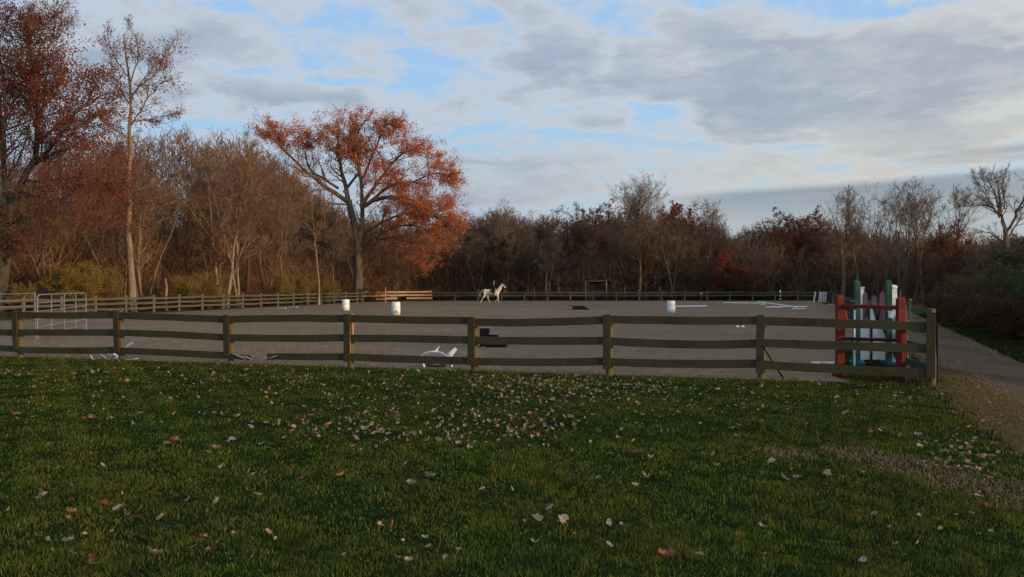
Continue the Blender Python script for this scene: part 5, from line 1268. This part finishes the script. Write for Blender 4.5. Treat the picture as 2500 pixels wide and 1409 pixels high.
def ub_place(r, n): x = r.uniform(-20, 64, n); return x, r.uniform(111.5, 128, n)
far_wood('underbrush', 'tangle of fine brown brush between the trunks of the back woods', 88000, ub_place, lambda x, y: 5.8 + 1.6 * np.sin(x * .45) + np.sin(x * 1.3), M_twigdark, .006, .022)
def ul_place(r, n):
    y = r.uniform(50, 122, n); return (-26 + .24 * (y - 62)) - r.uniform(6.5, 21, n) + np.maximum(0, y - 99) * .7, y
far_wood('underbrush', 'tangle of fine brown brush between the trunks of the left woods', 72000, ul_place, lambda x, y: 6.0 + 1.6 * np.sin(y * .35) + np.sin(y * 1.1), M_twig, .005, .016)
def ur_place(r, n):
    y = r.uniform(58, 112, n); return 13.25 + .395 * (y - 22.3) + r.uniform(6, 18, n), y
far_wood('underbrush', 'tangle of fine dark brush in the woods right of the track', 38000, ur_place, lambda x, y: 4.2 + .9 * np.sin(y * .4), M_twigdark, .006, .018)

# ------------------------------------------------------------------ horse and rider
def skin(name, verts, edges, rads, mat, parent, sub=2, root=0):
    me = bpy.data.meshes.new(name); me.from_pydata([tuple(v) for v in verts], edges, []); me.update()
    o = bpy.data.objects.new(name, me); COL.objects.link(o)
    sk = o.modifiers.new('skin', 'SKIN'); sk.use_smooth_shade = True; sk.branch_smoothing = .3
    lay = me.skin_vertices[0].data if me.skin_vertices else None
    if lay is None: return o
    for i, r_ in enumerate(rads):
        lay[i].radius = (r_, r_) if isinstance(r_, (int, float)) else r_; lay[i].use_root = (i == root)
    ss = o.modifiers.new('sub', 'SUBSURF'); ss.levels = sub; ss.render_levels = sub
    bpy.context.view_layer.update(); dg = bpy.context.evaluated_depsgraph_get()
    nm = bpy.data.meshes.new_from_object(o.evaluated_get(dg)); nm.name = name
    bpy.data.objects.remove(o); nm.materials.clear(); nm.materials.append(mat)
    nm.polygons.foreach_set('use_smooth', [True] * len(nm.polygons)); nm.update()
    return link(name, nm, parent)
class G:
    def __init__(s): s.v = []; s.e = []; s.r = []
    def chain(s, pts, rads, start=None):
        last = start
        for p, r_ in zip(pts, rads):
            s.v.append(p); s.r.append(r_); k = len(s.v) - 1
            if last is not None: s.e.append((last, k))
            last = k
        return last
def hc(cx, cy, y=0.0): return ((cx - 750) / 406, y, (1215 - cy) / 406)
M_horse = mat_noise('grey_white_horse_coat', [(.3, (.42, .33, .26)), (.5, (.58, .49, .40)), (.7, (.68, .61, .52))], 3.5, rough=.7, bmp=.05)
M_mane = mat_noise('grey_mane_hair', [(.3, (.20, .17, .15)), (.7, (.42, .38, .34))], 9, sc=(3, 3, .6), rough=.8, bmp=.3)
M_hoof = mat_noise('dark_hoof', [(.3, (.05, .04, .035)), (.7, (.12, .10, .08))], 9, bmp=.1)
M_cloth = mat_noise('black_riding_cloth', [(.3, (.006, .007, .008)), (.7, (.014, .015, .016))], 9, rough=.85, bmp=.2)
M_leather = mat_noise('black_leather', [(.3, (.008, .007, .006)), (.7, (.018, .015, .013))], 9, rough=.45, spec=.4, bmp=.1)
M_helmet = mat_noise('dark_red_helmet', [(.3, (.03, .006, .008)), (.7, (.06, .012, .014))], 5, rough=.4, spec=.5, bmp=0)
M_skin = mat_noise('skin', [(.3, (.48, .28, .20)), (.7, (.58, .36, .27))], 6, rough=.55, bmp=.05)
M_hair = mat_noise('dark_hair', [(.3, (.02, .012, .008)), (.7, (.05, .03, .02))], 12, bmp=.3)
HD = 91.0
horse_loc = P(1150 + 750 / 17.6, HD, 0)
hr = thing('horse', 'grey-white horse trotting to the right along the far side of the arena', 'horse', horse_loc, -.12)
g = G()
g.chain([hc(560, 705), hc(660, 712), hc(790, 725), hc(930, 735), hc(1060, 725), hc(1150, 700)], [(.26, .30), (.30, .34), (.31, .35), (.31, .36), (.29, .36), (.23, .29)])
nk = g.chain([hc(1215, 610), hc(1275, 510), hc(1325, 425)], [.215, .165, .13], 5)
g.chain([hc(1375, 425), hc(1420, 475), hc(1465, 525), hc(1492, 548)], [(.11, .10), (.085, .075), (.062, .06), (.052, .055)], nk)
def leg(att, pts, rr_): g.chain(pts, rr_, att)
leg(0, [hc(590, 800, -.13), hc(600, 885, -.15), hc(505, 985, -.15), hc(470, 1040, -.15), hc(425, 1140, -.15), hc(412, 1190, -.15)], [.19, .115, .058, .040, .040, .042])
leg(1, [hc(680, 800, .12), hc(705, 890, .14), hc(712, 985, .15), hc(742, 1060, .15), hc(785, 1150, .15), hc(812, 1195, .15)], [.19, .125, .060, .042, .040, .042])
leg(4, [hc(1150, 830, -.12), hc(1175, 930, -.14), hc(1180, 1000, -.14), hc(1188, 1080, -.14), hc(1205, 1155, -.14), hc(1235, 1198, -.14)], [.13, .068, .055, .036, .040, .040])
leg(4, [hc(1120, 830, .12), hc(1135, 940, .14), hc(1148, 1030, .14), hc(1100, 1075, .14), hc(1040, 1110, .14), hc(1005, 1140, .14)], [.13, .068, .055, .036, .040, .040])
g.chain([hc(515, 640), hc(470, 650)], [.06, .05], 0)
body = skin('body', g.v, g.e, g.r, M_horse, hr)
for p, rot in ((hc(408, 1203, -.15), 0), (hc(822, 1206, .15), 0), (hc(1246, 1206, -.14), 0), (hc(985, 1158, .14), -.9)):
    m = MB(); Mr = Matrix.Rotation(rot, 4, 'Y'); m.lathe([(.062, -.03), (.058, .02), (.045, .055)], 10, p, M=Mr); m.build('hoof', M_hoof, hr, smooth=True)
for s_ in (-1, 1):
    m = MB(); b = Vector(hc(1340, 395, s_ * .05)); m.tube([b, b + Vector((.005, s_ * .012, .06)), b + Vector((.02, s_ * .015, .13))], [.028, .032, .005], 6); m.build('ear', M_horse, hr, smooth=True)
    m = MB(); b = Vector(hc(1392, 432, s_ * .085)); m.lathe([(.004, -.014), (.014, -.006), (.016, 0), (.014, .006), (.004, .014)], 8, b); m.build('eye', M_black, hr, smooth=True)
    m = MB(); b = Vector(hc(1497, 540, s_ * .04)); m.lathe([(.003, -.010), (.010, 0), (.003, .010)], 6, b); m.build('nostril', M_black, hr)
g = G(); g.chain([hc(500, 640), hc(450, 665), hc(405, 740), hc(375, 830), hc(372, 900), hc(385, 960)], [.045, .055, .075, .085, .07, .03]); skin('tail', g.v, g.e, g.r, M_mane, hr)
m = MB()
for q in range(16):
    u = q / 15; cx = 1318 - 190 * u; cy = 372 + 205 * u + 10 * math.sin(q * 2.1); a = Vector(hc(cx, cy, 0)); m.tube([a + Vector((0, -.01, .0)), a + Vector((.0, -.09 - .03 * u, -.05)), a + Vector((-.02, -.13 - .05 * u, -.17 - .05 * math.sin(q))), a + Vector((-.03, -.135 - .06 * u, -.26))], [.03, .032, .024, .006], 5)
kind(m.build('mane', M_mane, hr, smooth=True), 'stuff')
m = MB(); m.tube([hc(1352, 375, -.07), hc(1372, 430, -.115), hc(1385, 480, -.09)], .012, 5); m.tube([hc(1402, 505, -.07), hc(1440, 462, -.085), hc(1462, 455, -.03)], .012, 5); m.tube([hc(1335, 382, -.09), hc(1395, 375, -.03)], .012, 5); kind(m.build('bridle', M_leather, hr), 'stuff')
# saddle with cloth
sd_ = thing('saddle', 'black saddle with a dark cloth on the grey-white horse', 'saddle', horse_loc, -.12)
m = MB(); rings = []
for u in np.linspace(0, 1, 9):
    cx = 850 + 210 * u; rz_ = 1215 - (640 - 16 * math.cos(u * 2 * PI)); rings.append([Vector(((cx - 750) / 406, .40 * math.sin(a) * (1.0), rz_ / 406 - .34 * (1 - math.cos(a)) + k)) for k, rng_ in ((.03, np.linspace(-1.15, 1.15, 9)), (.0, np.linspace(1.15, -1.15, 9))) for a in rng_])
m.sweep(rings); m.build('saddle_cloth', M_cloth, sd_, smooth=True)
m = MB(); m.sweep([[Vector(((cx - 750) / 406, w * math.sin(a), z + .05 * math.cos(a))) for a in np.linspace(0, 2 * PI, 10, endpoint=False)] for cx, w, z in ((865, .10, 1.60), (880, .16, 1.575), (930, .15, 1.53), (985, .12, 1.55), (1015, .09, 1.60), (1022, .05, 1.62))]); m.build('seat', M_leather, sd_, smooth=True)
for s_ in (-1, 1):
    m = MB(); m.sweep([[Vector(hc(cx0, cy, s_ * y_)), Vector(hc(cx1, cy, s_ * y_)), Vector(hc(cx1, cy, s_ * (y_ + .02))), Vector(hc(cx0, cy, s_ * (y_ + .02)))] for cx0, cx1, cy, y_ in ((890, 1020, 600, .20), (895, 1065, 650, .35), (925, 1070, 720, .385), (945, 1040, 765, .375))]); m.build('flap', M_leather, sd_)
    m = MB(); m.tube([hc(960, 650, s_ * .395), hc(968, 800, s_ * .41)], .010, 5); m.build('stirrup_leather', M_leather, sd_)
    m = MB(); m.tube([hc(968, 800, s_ * .41), hc(985, 815, s_ * .405), hc(990, 838, s_ * .405), hc(950, 838, s_ * .405), hc(952, 815, s_ * .405), hc(968, 800, s_ * .41)], .008, 5); m.build('stirrup', M_steel, sd_)
# rider
rd_ = thing('person', 'rider in black clothes and dark red helmet sitting upright on the grey-white horse', 'person', horse_loc, -.12)
g = G(); g.chain([hc(925, 590), hc(925, 535), hc(940, 470), hc(952, 420)], [(.13, .11), (.11, .095), (.125, .10), (.09, .08)])
nk = g.chain([hc(962, 375), hc(978, 330)], [.052, .055], 3); g.chain([hc(990, 300), hc(996, 262)], [(.074, .078), (.074, .080)], nk)
hands = []
for s_ in (-1, 1):
    k = g.chain([hc(955, 425, s_ * .17), hc(950, 520, s_ * .215), hc(1010, 562, s_ * .16), hc(1040, 572, s_ * .10)], [.052, .042, .032, .026], 3)
    h0 = Vector(hc(1053, 576, s_ * .085)); k = g.chain([tuple(h0)], [.026], k)
    for f in range(4):      # four curled fingers and a thumb closed round the rein
        o_ = Vector((.012 - .004 * f, -s_ * .015, .022 - .016 * f)); L_ = (.034, .038, .036, .029)[f]
        a = h0 + o_; g.chain([tuple(a + Vector((.012, -s_ * .012, 0))), tuple(a + Vector((.012 + L_ * .6, -s_ * .02, -.004))), tuple(a + Vector((.010, -s_ * .045, -.010)))], [.0095, .009, .0085], k)
    g.chain([tuple(h0 + Vector((.0, -s_ * .018, .03))), tuple(h0 + Vector((.022, -s_ * .034, .034)))], [.010, .009], k)
    g.chain([hc(940, 605, s_ * .10), hc(990, 630, s_ * .33), hc(1030, 662, s_ * .41), hc(1000, 735, s_ * .42), hc(972, 800, s_ * .42), hc(968, 822, s_ * .42), hc(1010, 832, s_ * .42)], [.105, .085, .066, .060, .042, .040, .032], 0)
skin('body', g.v, g.e, g.r, M_skin, rd_)
g = G(); g.chain([hc(925, 600), hc(925, 535), hc(940, 470), hc(952, 415), hc(960, 388)], [(.24, .20), (.22, .18), (.25, .20), (.19, .15), (.09, .09)])
for s_ in (-1, 1): g.chain([hc(955, 425, s_ * .17), hc(950, 520, s_ * .215), hc(1010, 562, s_ * .16), hc(1036, 571, s_ * .105)], [.11, .092, .072, .052], 3)
skin('jacket', g.v, g.e, g.r, M_cloth, rd_)
for s_ in (-1, 1):
    g = G(); g.chain([hc(925, 600, s_ * .05), hc(990, 630, s_ * .33), hc(1030, 662, s_ * .41), hc(1012, 705, s_ * .42)], [.17, .14, .10, .09]); skin('breeches', g.v, g.e, g.r, M_cloth, rd_)
    g = G(); g.chain([hc(1018, 690, s_ * .42), hc(1000, 735, s_ * .42), hc(972, 800, s_ * .42), hc(968, 822, s_ * .42), hc(1015, 834, s_ * .42)], [.10, .095, .072, .062, .05]); skin('boot', g.v, g.e, g.r, M_leather, rd_)
m = MB(); c = Vector(hc(986, 268)); m.lathe([(.125, -.045), (.135, .0), (.125, .06), (.095, .11), (.04, .135)], 16, c); m.sweep([[c + Vector((.10, -.07, 0)), c + Vector((.10, .07, 0)), c + Vector((.10, .07, .012)), c + Vector((.10, -.07, .012))], [c + Vector((.17, -.045, -.012)), c + Vector((.17, .045, -.012)), c + Vector((.17, .045, 0)), c + Vector((.17, -.045, 0))]]); kind(m.build('helmet', M_helmet, rd_, smooth=True), 'stuff') if False else m.build('helmet', M_helmet, rd_, smooth=True)
m = MB(); c = Vector(hc(966, 320)); m.tube([c + Vector((0, 0, .09)), c + Vector((-.03, 0, .02)), c + Vector((-.02, 0, -.06))], [.08, .075, .03], 8); m.build('hair', M_hair, rd_, smooth=True)
hx = Vector(hc(1012, 300))
for nm, off, r_, mt_ in (('nose', Vector((.02, 0, 0)), .014, M_skin), ('eye', Vector((.005, -.03, .022)), .010, M_black), ('eye', Vector((.005, .03, .022)), .010, M_black), ('mouth', Vector((.010, 0, -.036)), .012, M_helmet), ('ear', Vector((-.06, -.084, .0)), .016, M_skin), ('ear', Vector((-.06, .084, .0)), .016, M_skin)):
    m = MB(); m.lathe([(r_ * .3, -r_), (r_, 0), (r_ * .3, r_)], 8, hx + off); m.build(nm, mt_, rd_, smooth=True)
m = MB(); m.tube([hc(1055, 578, -.085), hc(1200, 560, -.20), hc(1400, 500, -.085), hc(1440, 512, -.06)], .007, 4)
o = m.build('reins', M_leather); o.location = horse_loc; o.rotation_euler = (0, 0, -.12); tag(o, 'black reins running from the rider hand to the horse mouth', 'reins')

# ------------------------------------------------------------------ fallen leaves on the lawn
def leaf_mesh(seed, L=.10):
    """lobed oak leaf, curled along its rib"""
    r = random.Random(seed); n = 6; V = []; F = []; curl = r.uniform(.3, 1.6); tw = r.uniform(-.8, .8); fold = r.uniform(.1, .9)
    wid = [.10, .30, .20, .40, .24, .34, .05]
    for i in range(n + 1):
        u = i / n; x = (u - .5) * L; z0 = L * (.10 + .35 * curl * (u - .5) ** 2 * 2); w = wid[i] * L * r.uniform(.85, 1.15)
        for s_ in (-1, 0, 1):
            y = s_ * w; z = z0 + abs(s_) * w * fold + tw * (u - .5) * y
            V.append((x, y, z + r.uniform(-.004, .004)))
    for i in range(n):
        for k in (0, 1):
            a = i * 3 + k; F.append((a, a + 1, a + 4, a + 3))
    k = len(V); V += [(-L * .5, -.0015, L * .1 + L * .17 * curl), (-L * .5, .0015, L * .1 + L * .17 * curl), (-L * .72, .0015, L * .25), (-L * .72, -.0015, L * .25)]; F.append((k, k + 1, k + 2, k + 3))
    return V, F
def mat_fallen(name, a, b_):
    m, nt, b = newmat(name, .75, .2); f = nz(nt, 22, 4, .6); c = ramp(nt, f, [(.3, a), (.7, b_)]); nt.links.new(c, b.inputs['Base Color'])
    t = nt.nodes.new('ShaderNodeBsdfTranslucent'); nt.links.new(c, t.inputs[0]); mx = nt.nodes.new('ShaderNodeMixShader'); mx.inputs[0].default_value = .25
    nt.links.new(b.outputs[0], mx.inputs[1]); nt.links.new(t.outputs[0], mx.inputs[2]); nt.links.new(mx.outputs[0], nt.nodes['Material Output'].inputs[0]); return m
LM = {'pale tan': mat_fallen('pale_tan_leaf', (.23, .165, .11), (.38, .295, .22)), 'greyish': mat_fallen('greyish_leaf', (.16, .14, .12), (.28, .25, .22)), 'orange-brown': mat_fallen('orange_brown_leaf', (.20, .11, .055), (.34, .19, .10)),
      'reddish brown': mat_fallen('reddish_leaf', (.15, .055, .035), (.24, .09, .055))}
LMESH = {}
for c_ in LM:
    for q in range(7):
        V, F = leaf_mesh(100 + q + hash(c_[:2]) % 1 * 0 + len(c_) * 11); me = bpy.data.meshes.new('fallen_leaf'); me.from_pydata(V, [], F); me.materials.append(LM[c_]); me.update(); LMESH[(c_, q)] = me
# (px, py, length in px, colour, tall) seen leaves; then scattered ones in the drifts
seen = [(1308, 1295, 52, 't'), (1370, 1294, 40, 't'), (1305, 1355, 36, 't'), (1343, 1262, 28, 'g'), (1050, 1192, 42, 't'), (1004, 1207, 26, 'g'), (1075, 1056, 24, 't'), (1098, 1082, 26, 'g'), (1046, 1091, 22, 't'), (833, 1184, 28, 'o'), (893, 1022, 22, 't'), (912, 1077, 18, 'o'),
  (530, 1117, 30, 'o'), (568, 1095, 24, 'g'), (510, 1128, 22, 'g'), (424, 1101, 44, 'o'), (408, 1107, 26, 'g'), (246, 1161, 26, 't'), (119, 1109, 18, 'o'), (104, 1232, 34, 'g'), (105, 1238, 30, 't'), (172, 1280, 30, 'o'), (158, 1293, 22, 't'), (254, 1257, 30, 'r'), (288, 1268, 30, 'g'), (308, 1281, 22, 'r'), (345, 1262, 24, 'g'),
  (393, 1287, 28, 'g'), (110, 1352, 26, 'g'), (165, 1356, 36, 'g'), (372, 1380, 44, 't'), (172, 1382, 24, 'g'), (228, 1397, 36, 'r'), (228, 1407, 26, 'o'), (530, 1249, 26, 'g'), (36, 1027, 20, 'r'), (227, 1031, 20, 'o'), (342, 1022, 16, 'g'), (320, 1050, 20, 'g'), (172, 1210, 18, 'g'), (56, 1168, 14, 't'), (140, 1163, 14, 't'), (206, 1036, 12, 'r'),
  (578, 1038, 24, 't'), (555, 1050, 18, 'g'), (610, 1062, 18, 'g'), (670, 1056, 14, 't'), (713, 1061, 14, 't'), (740, 1052, 18, 'r'), (805, 1053, 20, 't'), (890, 1062, 30, 't'), (917, 1065, 20, 'g'), (538, 1165, 16, 't'), (570, 1164, 14, 'r'), (608, 1173, 18, 'g'), (735, 1195, 14, 'r'), (672, 1341, 14, 't'), (552, 1322, 18, 'r'),
  (1035, 1338, 22, 'g'), (1046, 1362, 20, 't'), (970, 1400, 24, 'o'), (995, 1402, 24, 't'), (1090, 1398, 22, 'g'), (1178, 1219, 18, 'g'), (1120, 1247, 18, 'r'), (1240, 1067, 16, 'g'), (1244, 1076, 22, 't'), (1266, 1088, 14, 't'), (1370, 1092, 12, 'g'), (1365, 1140, 14, 'r'), (1400, 1330, 12, 'r'),
  (1487, 1296, 24, 't'), (1577, 1287, 20, 'r'), (1625, 1385, 46, 'r'), (1590, 1142, 26, 't'), (1553, 1127, 18, 'r'), (1570, 1187, 24, 't'), (1585, 1190, 18, 'r'), (1455, 1190, 16, 't'), (1490, 1130, 16, 'g'), (1742, 1132, 16, 't'), (1885, 1153, 26, 't'), (1913, 1193, 22, 't'), (1750, 1161, 18, 'g'), (2020, 1184, 34, 't'),
  (2139, 1281, 22, 'g'), (2370, 1279, 26, 't'), (2247, 1112, 26, 't'), (2150, 1069, 20, 't'), (2128, 1071, 18, 'r'), (2199, 1079, 16, 'o'), (2243, 1080, 22, 'g'), (2330, 1112, 18, 'g'), (2370, 1110, 20, 'g'), (2400, 1138, 32, 't'), (2425, 1128, 20, 'o'), (2365, 1150, 26, 't'), (2385, 1165, 26, 't'), (2390, 1235, 24, 't'), (2345, 1096, 18, 'r'),
  (1752, 962, 16, 't'), (1790, 1060, 16, 't'), (1815, 1014, 14, 'o'), (1860, 1047, 12, 'o'), (1923, 1021, 14, 't'), (1835, 971, 14, 't'), (1862, 955, 18, 't'), (2045, 986, 18, 't'), (2134, 1005, 12, 't'), (2203, 995, 14, 'r'), (2222, 981, 14, 'g'), (2066, 1026, 22, 'g'), (2330, 1019, 18, 'g'), (2492, 1015, 14, 'g'),
  (523, 926, 18, 'o'), (46, 929, 20, 't'), (180, 925, 18, 'o'), (245, 947, 14, 't'), (310, 948, 20, 'o'), (224, 921, 14, 't'), (343, 910, 14, 't'), (15, 915, 14, 't'), (80, 916, 12, 'o'), (605, 910, 16, 't'), (650, 972, 14, 'o'), (735, 940, 12, 'o'), (745, 928, 14, 't'), (860, 957, 18, 'g'), (1018, 912, 16, 't')]
CN = {'t': 'pale tan', 'g': 'greyish', 'o': 'orange-brown', 'r': 'reddish brown'}
rl = random.Random(12); leaves_all = list(seen)
def in_view_lawn(px, py):
    y = CAM_H * FPX / (py - HOR); x = (px - 1250) / FPX * y
    return x < road_l(y) - .25 and y < fence_y(x) - .25
while len(leaves_all) < 1500:
    m_ = rl.random()
    if m_ < .40: px, py = rl.gauss(1330, 190), 922 + abs(rl.gauss(0, 48))
    elif m_ < .52: px, py = rl.gauss(1250, 120), rl.gauss(1050, 28)
    elif m_ < .72: px, py = rl.uniform(0, 1000), 905 + abs(rl.gauss(0, 60))
    elif m_ < .80: px, py = rl.gauss(880, 120), rl.gauss(1055, 30)
    elif m_ < .86: px, py = rl.gauss(2360, 80), rl.gauss(1130, 40)
    elif m_ < .93: px, py = rl.uniform(1500, 2480), 920 + abs(rl.gauss(0, 60))
    else: px, py = rl.uniform(0, 2500), 900 + 500 * rl.random()
    if py > 1405 or py < 900 or px < -20 or px > 2520 or not in_view_lawn(px, py): continue
    d = CAM_H * FPX / (py - HOR); leaves_all.append((px, py, rl.uniform(.035, .085) * FPX / d, rl.choice('ttttgggggorr')))
PLACE = [(lambda px, py: py > 1330, 'near the bottom edge'), (lambda px, py: px > 2080 and 1090 < py < 1260, 'by the dead straw patch'), (lambda px, py: px < 500 and py > 1150, 'in the lower left lawn'), (lambda px, py: px < 700 and py < 990, 'below the left fence rails'),
         (lambda px, py: 1000 < px < 1700 and py < 1020, 'in the thick drift below the middle fence posts'), (lambda px, py: px > 1700 and py < 1090, 'below the red jump'), (lambda px, py: px < 700, 'in the left lawn'), (lambda px, py: 700 <= px < 1000, 'below the split fence post'),
         (lambda px, py: 1000 <= px < 1450, 'in the middle of the lawn'), (lambda px, py: True, 'in the right half of the lawn')]
special_lab = {(1308, 1295): 'largest tan curled leaf, lowest middle of the lawn', (1305, 1355): 'upright tan leaf below the largest one', (1050, 1192): 'long pale curled leaf alone in the middle lawn', (119, 1109): 'small upright orange leaf glowing at the left', (424, 1101): 'long orange and grey curled leaf left of the middle',
  (172, 1280): 'orange leaf standing up in the lower left corner', (523, 926): 'bright orange leaf below the third fence post', (372, 1380): 'long pale leaf by the bottom edge, left', (254, 1257): 'round reddish leaf in the lower left lawn', (1625, 1385): 'long dark red leaf at the bottom, right of the middle', (2020, 1184): 'broad tan leaf left of the straw patch', (833, 1184): 'orange leaf alone below the split post'}
leaves_all.sort(key=lambda t_: -t_[2]); Vs = []; Fs = []; nleaf_ = 0
for i, (px, py, lp, c_) in enumerate(leaves_all):
    d = CAM_H * FPX / (py - HOR); x = (px - 1250) / FPX * d; cn = CN[c_]; L_ = lp * d / FPX; q = rl.randrange(7); me = LMESH[(cn, q)]
    sc_ = min(max(L_ / .10, .45), 1.6) * .86; rot = (rl.gauss(0, .5), rl.gauss(.0, .45), rl.uniform(0, 2 * PI)); z = gz(x, d) + .016 + rl.uniform(0, .016)
    if i < 300:
        lab = special_lab.get((px, py)); pl = next(b for a, b in PLACE if a(px, py))
        o = link('fallen_leaf', me, None, (x, d, z), rot, (sc_, sc_, sc_)); curled = 'large ' if L_ > .098 else ('small ' if L_ < .072 else '')
        tag(o, lab or (curled + cn + ' fallen leaf ' + pl), 'leaf', 'fallen oak leaves on the lawn')
    else:
        Mx = Matrix.Translation((x, d, z)) @ Matrix.LocRotScale(None, __import__('mathutils').Euler(rot), Vector((sc_,) * 3)); k = len(Vs)
        Vs += [tuple(Mx @ v.co) for v in me.vertices]; Fs += [tuple(j + k for j in p.vertices) + (list(LM).index(cn),) for p in me.polygons]
for k_ in range(900):      # litter along the track edges, the fence foot and the straw patch
    a_ = rl.random()
    if a_ < .35: y = rl.uniform(10, 30); x = road_l(y) + rl.gauss(.1, .3)
    elif a_ < .6: y = rl.uniform(16, 45); x = road_r(y) + rl.gauss(-.1, .3)
    elif a_ < .9: x = rl.uniform(-13, 8); y = fence_y(x) + rl.gauss(.15, .25)
    else: y = rl.uniform(12, 40); x = rl.uniform(road_l(y), road_r(y))
    cn = rl.choice(list(LM)); me = LMESH[(cn, rl.randrange(7))]; s1 = rl.uniform(.4, .8)
    Mx = Matrix.Translation((x, y, .028)) @ Matrix.LocRotScale(None, __import__('mathutils').Euler((rl.gauss(0, .4), rl.gauss(0, .4), rl.uniform(0, 6))), Vector((s1,) * 3)); k = len(Vs)
    Vs += [tuple(Mx @ v.co) for v in me.vertices]; Fs += [tuple(j + k for j in p.vertices) + (list(LM).index(cn),) for p in me.polygons]
me = bpy.data.meshes.new('small_leaves'); me.from_pydata(Vs, [], [f[:-1] for f in Fs])
for c_ in LM: me.materials.append(LM[c_])
me.polygons.foreach_set('material_index', [f[-1] for f in Fs]); me.update()
kind(tag(link('small_leaves', me), 'small dead leaves and scraps strewn through the grass', 'leaves'), 'stuff')

# ------------------------------------------------------------------ tell same-labelled trees and shrubs apart by their order from the left
_by = {}
for o in COL.objects:
    if o.parent is None and o.get('category') in ('tree', 'shrub', 'leaf') and o.get('label'): _by.setdefault(o['label'], []).append(o)
NUM = ['', '', 'two', 'three', 'four', 'five', 'six', 'seven', 'eight', 'nine', 'ten', 'eleven', 'twelve', 'thirteen', 'fourteen', 'fifteen', 'sixteen', 'seventeen', 'eighteen', 'nineteen', 'twenty']
ORD = ['leftmost', 'second', 'third', 'fourth', 'fifth', 'sixth', 'seventh', 'eighth', 'ninth', 'tenth', 'eleventh', 'twelfth', 'thirteenth', 'fourteenth', 'fifteenth', 'sixteenth', 'seventeenth', 'eighteenth', 'nineteenth', 'twentieth']
for lab, L in _by.items():
    n = len(L)
    if n < 2: continue
    L.sort(key=lambda o: o.location.x / o.location.y)
    for i, o in enumerate(L):
        w = 'rightmost' if i == n - 1 else ORD[i]
        o['label'] = (w + ' ' + lab) if n == 2 or w in ('leftmost', 'rightmost') else (w + ' from left ' + lab)

for o in COL.objects:
    if o.get('label') and len(o['label'].split()) > 16: o['label'] = o['label'].replace(' from left', '').replace(' from the left', '')

for me_ in list(bpy.data.meshes):
    if me_.users == 0: bpy.data.meshes.remove(me_)
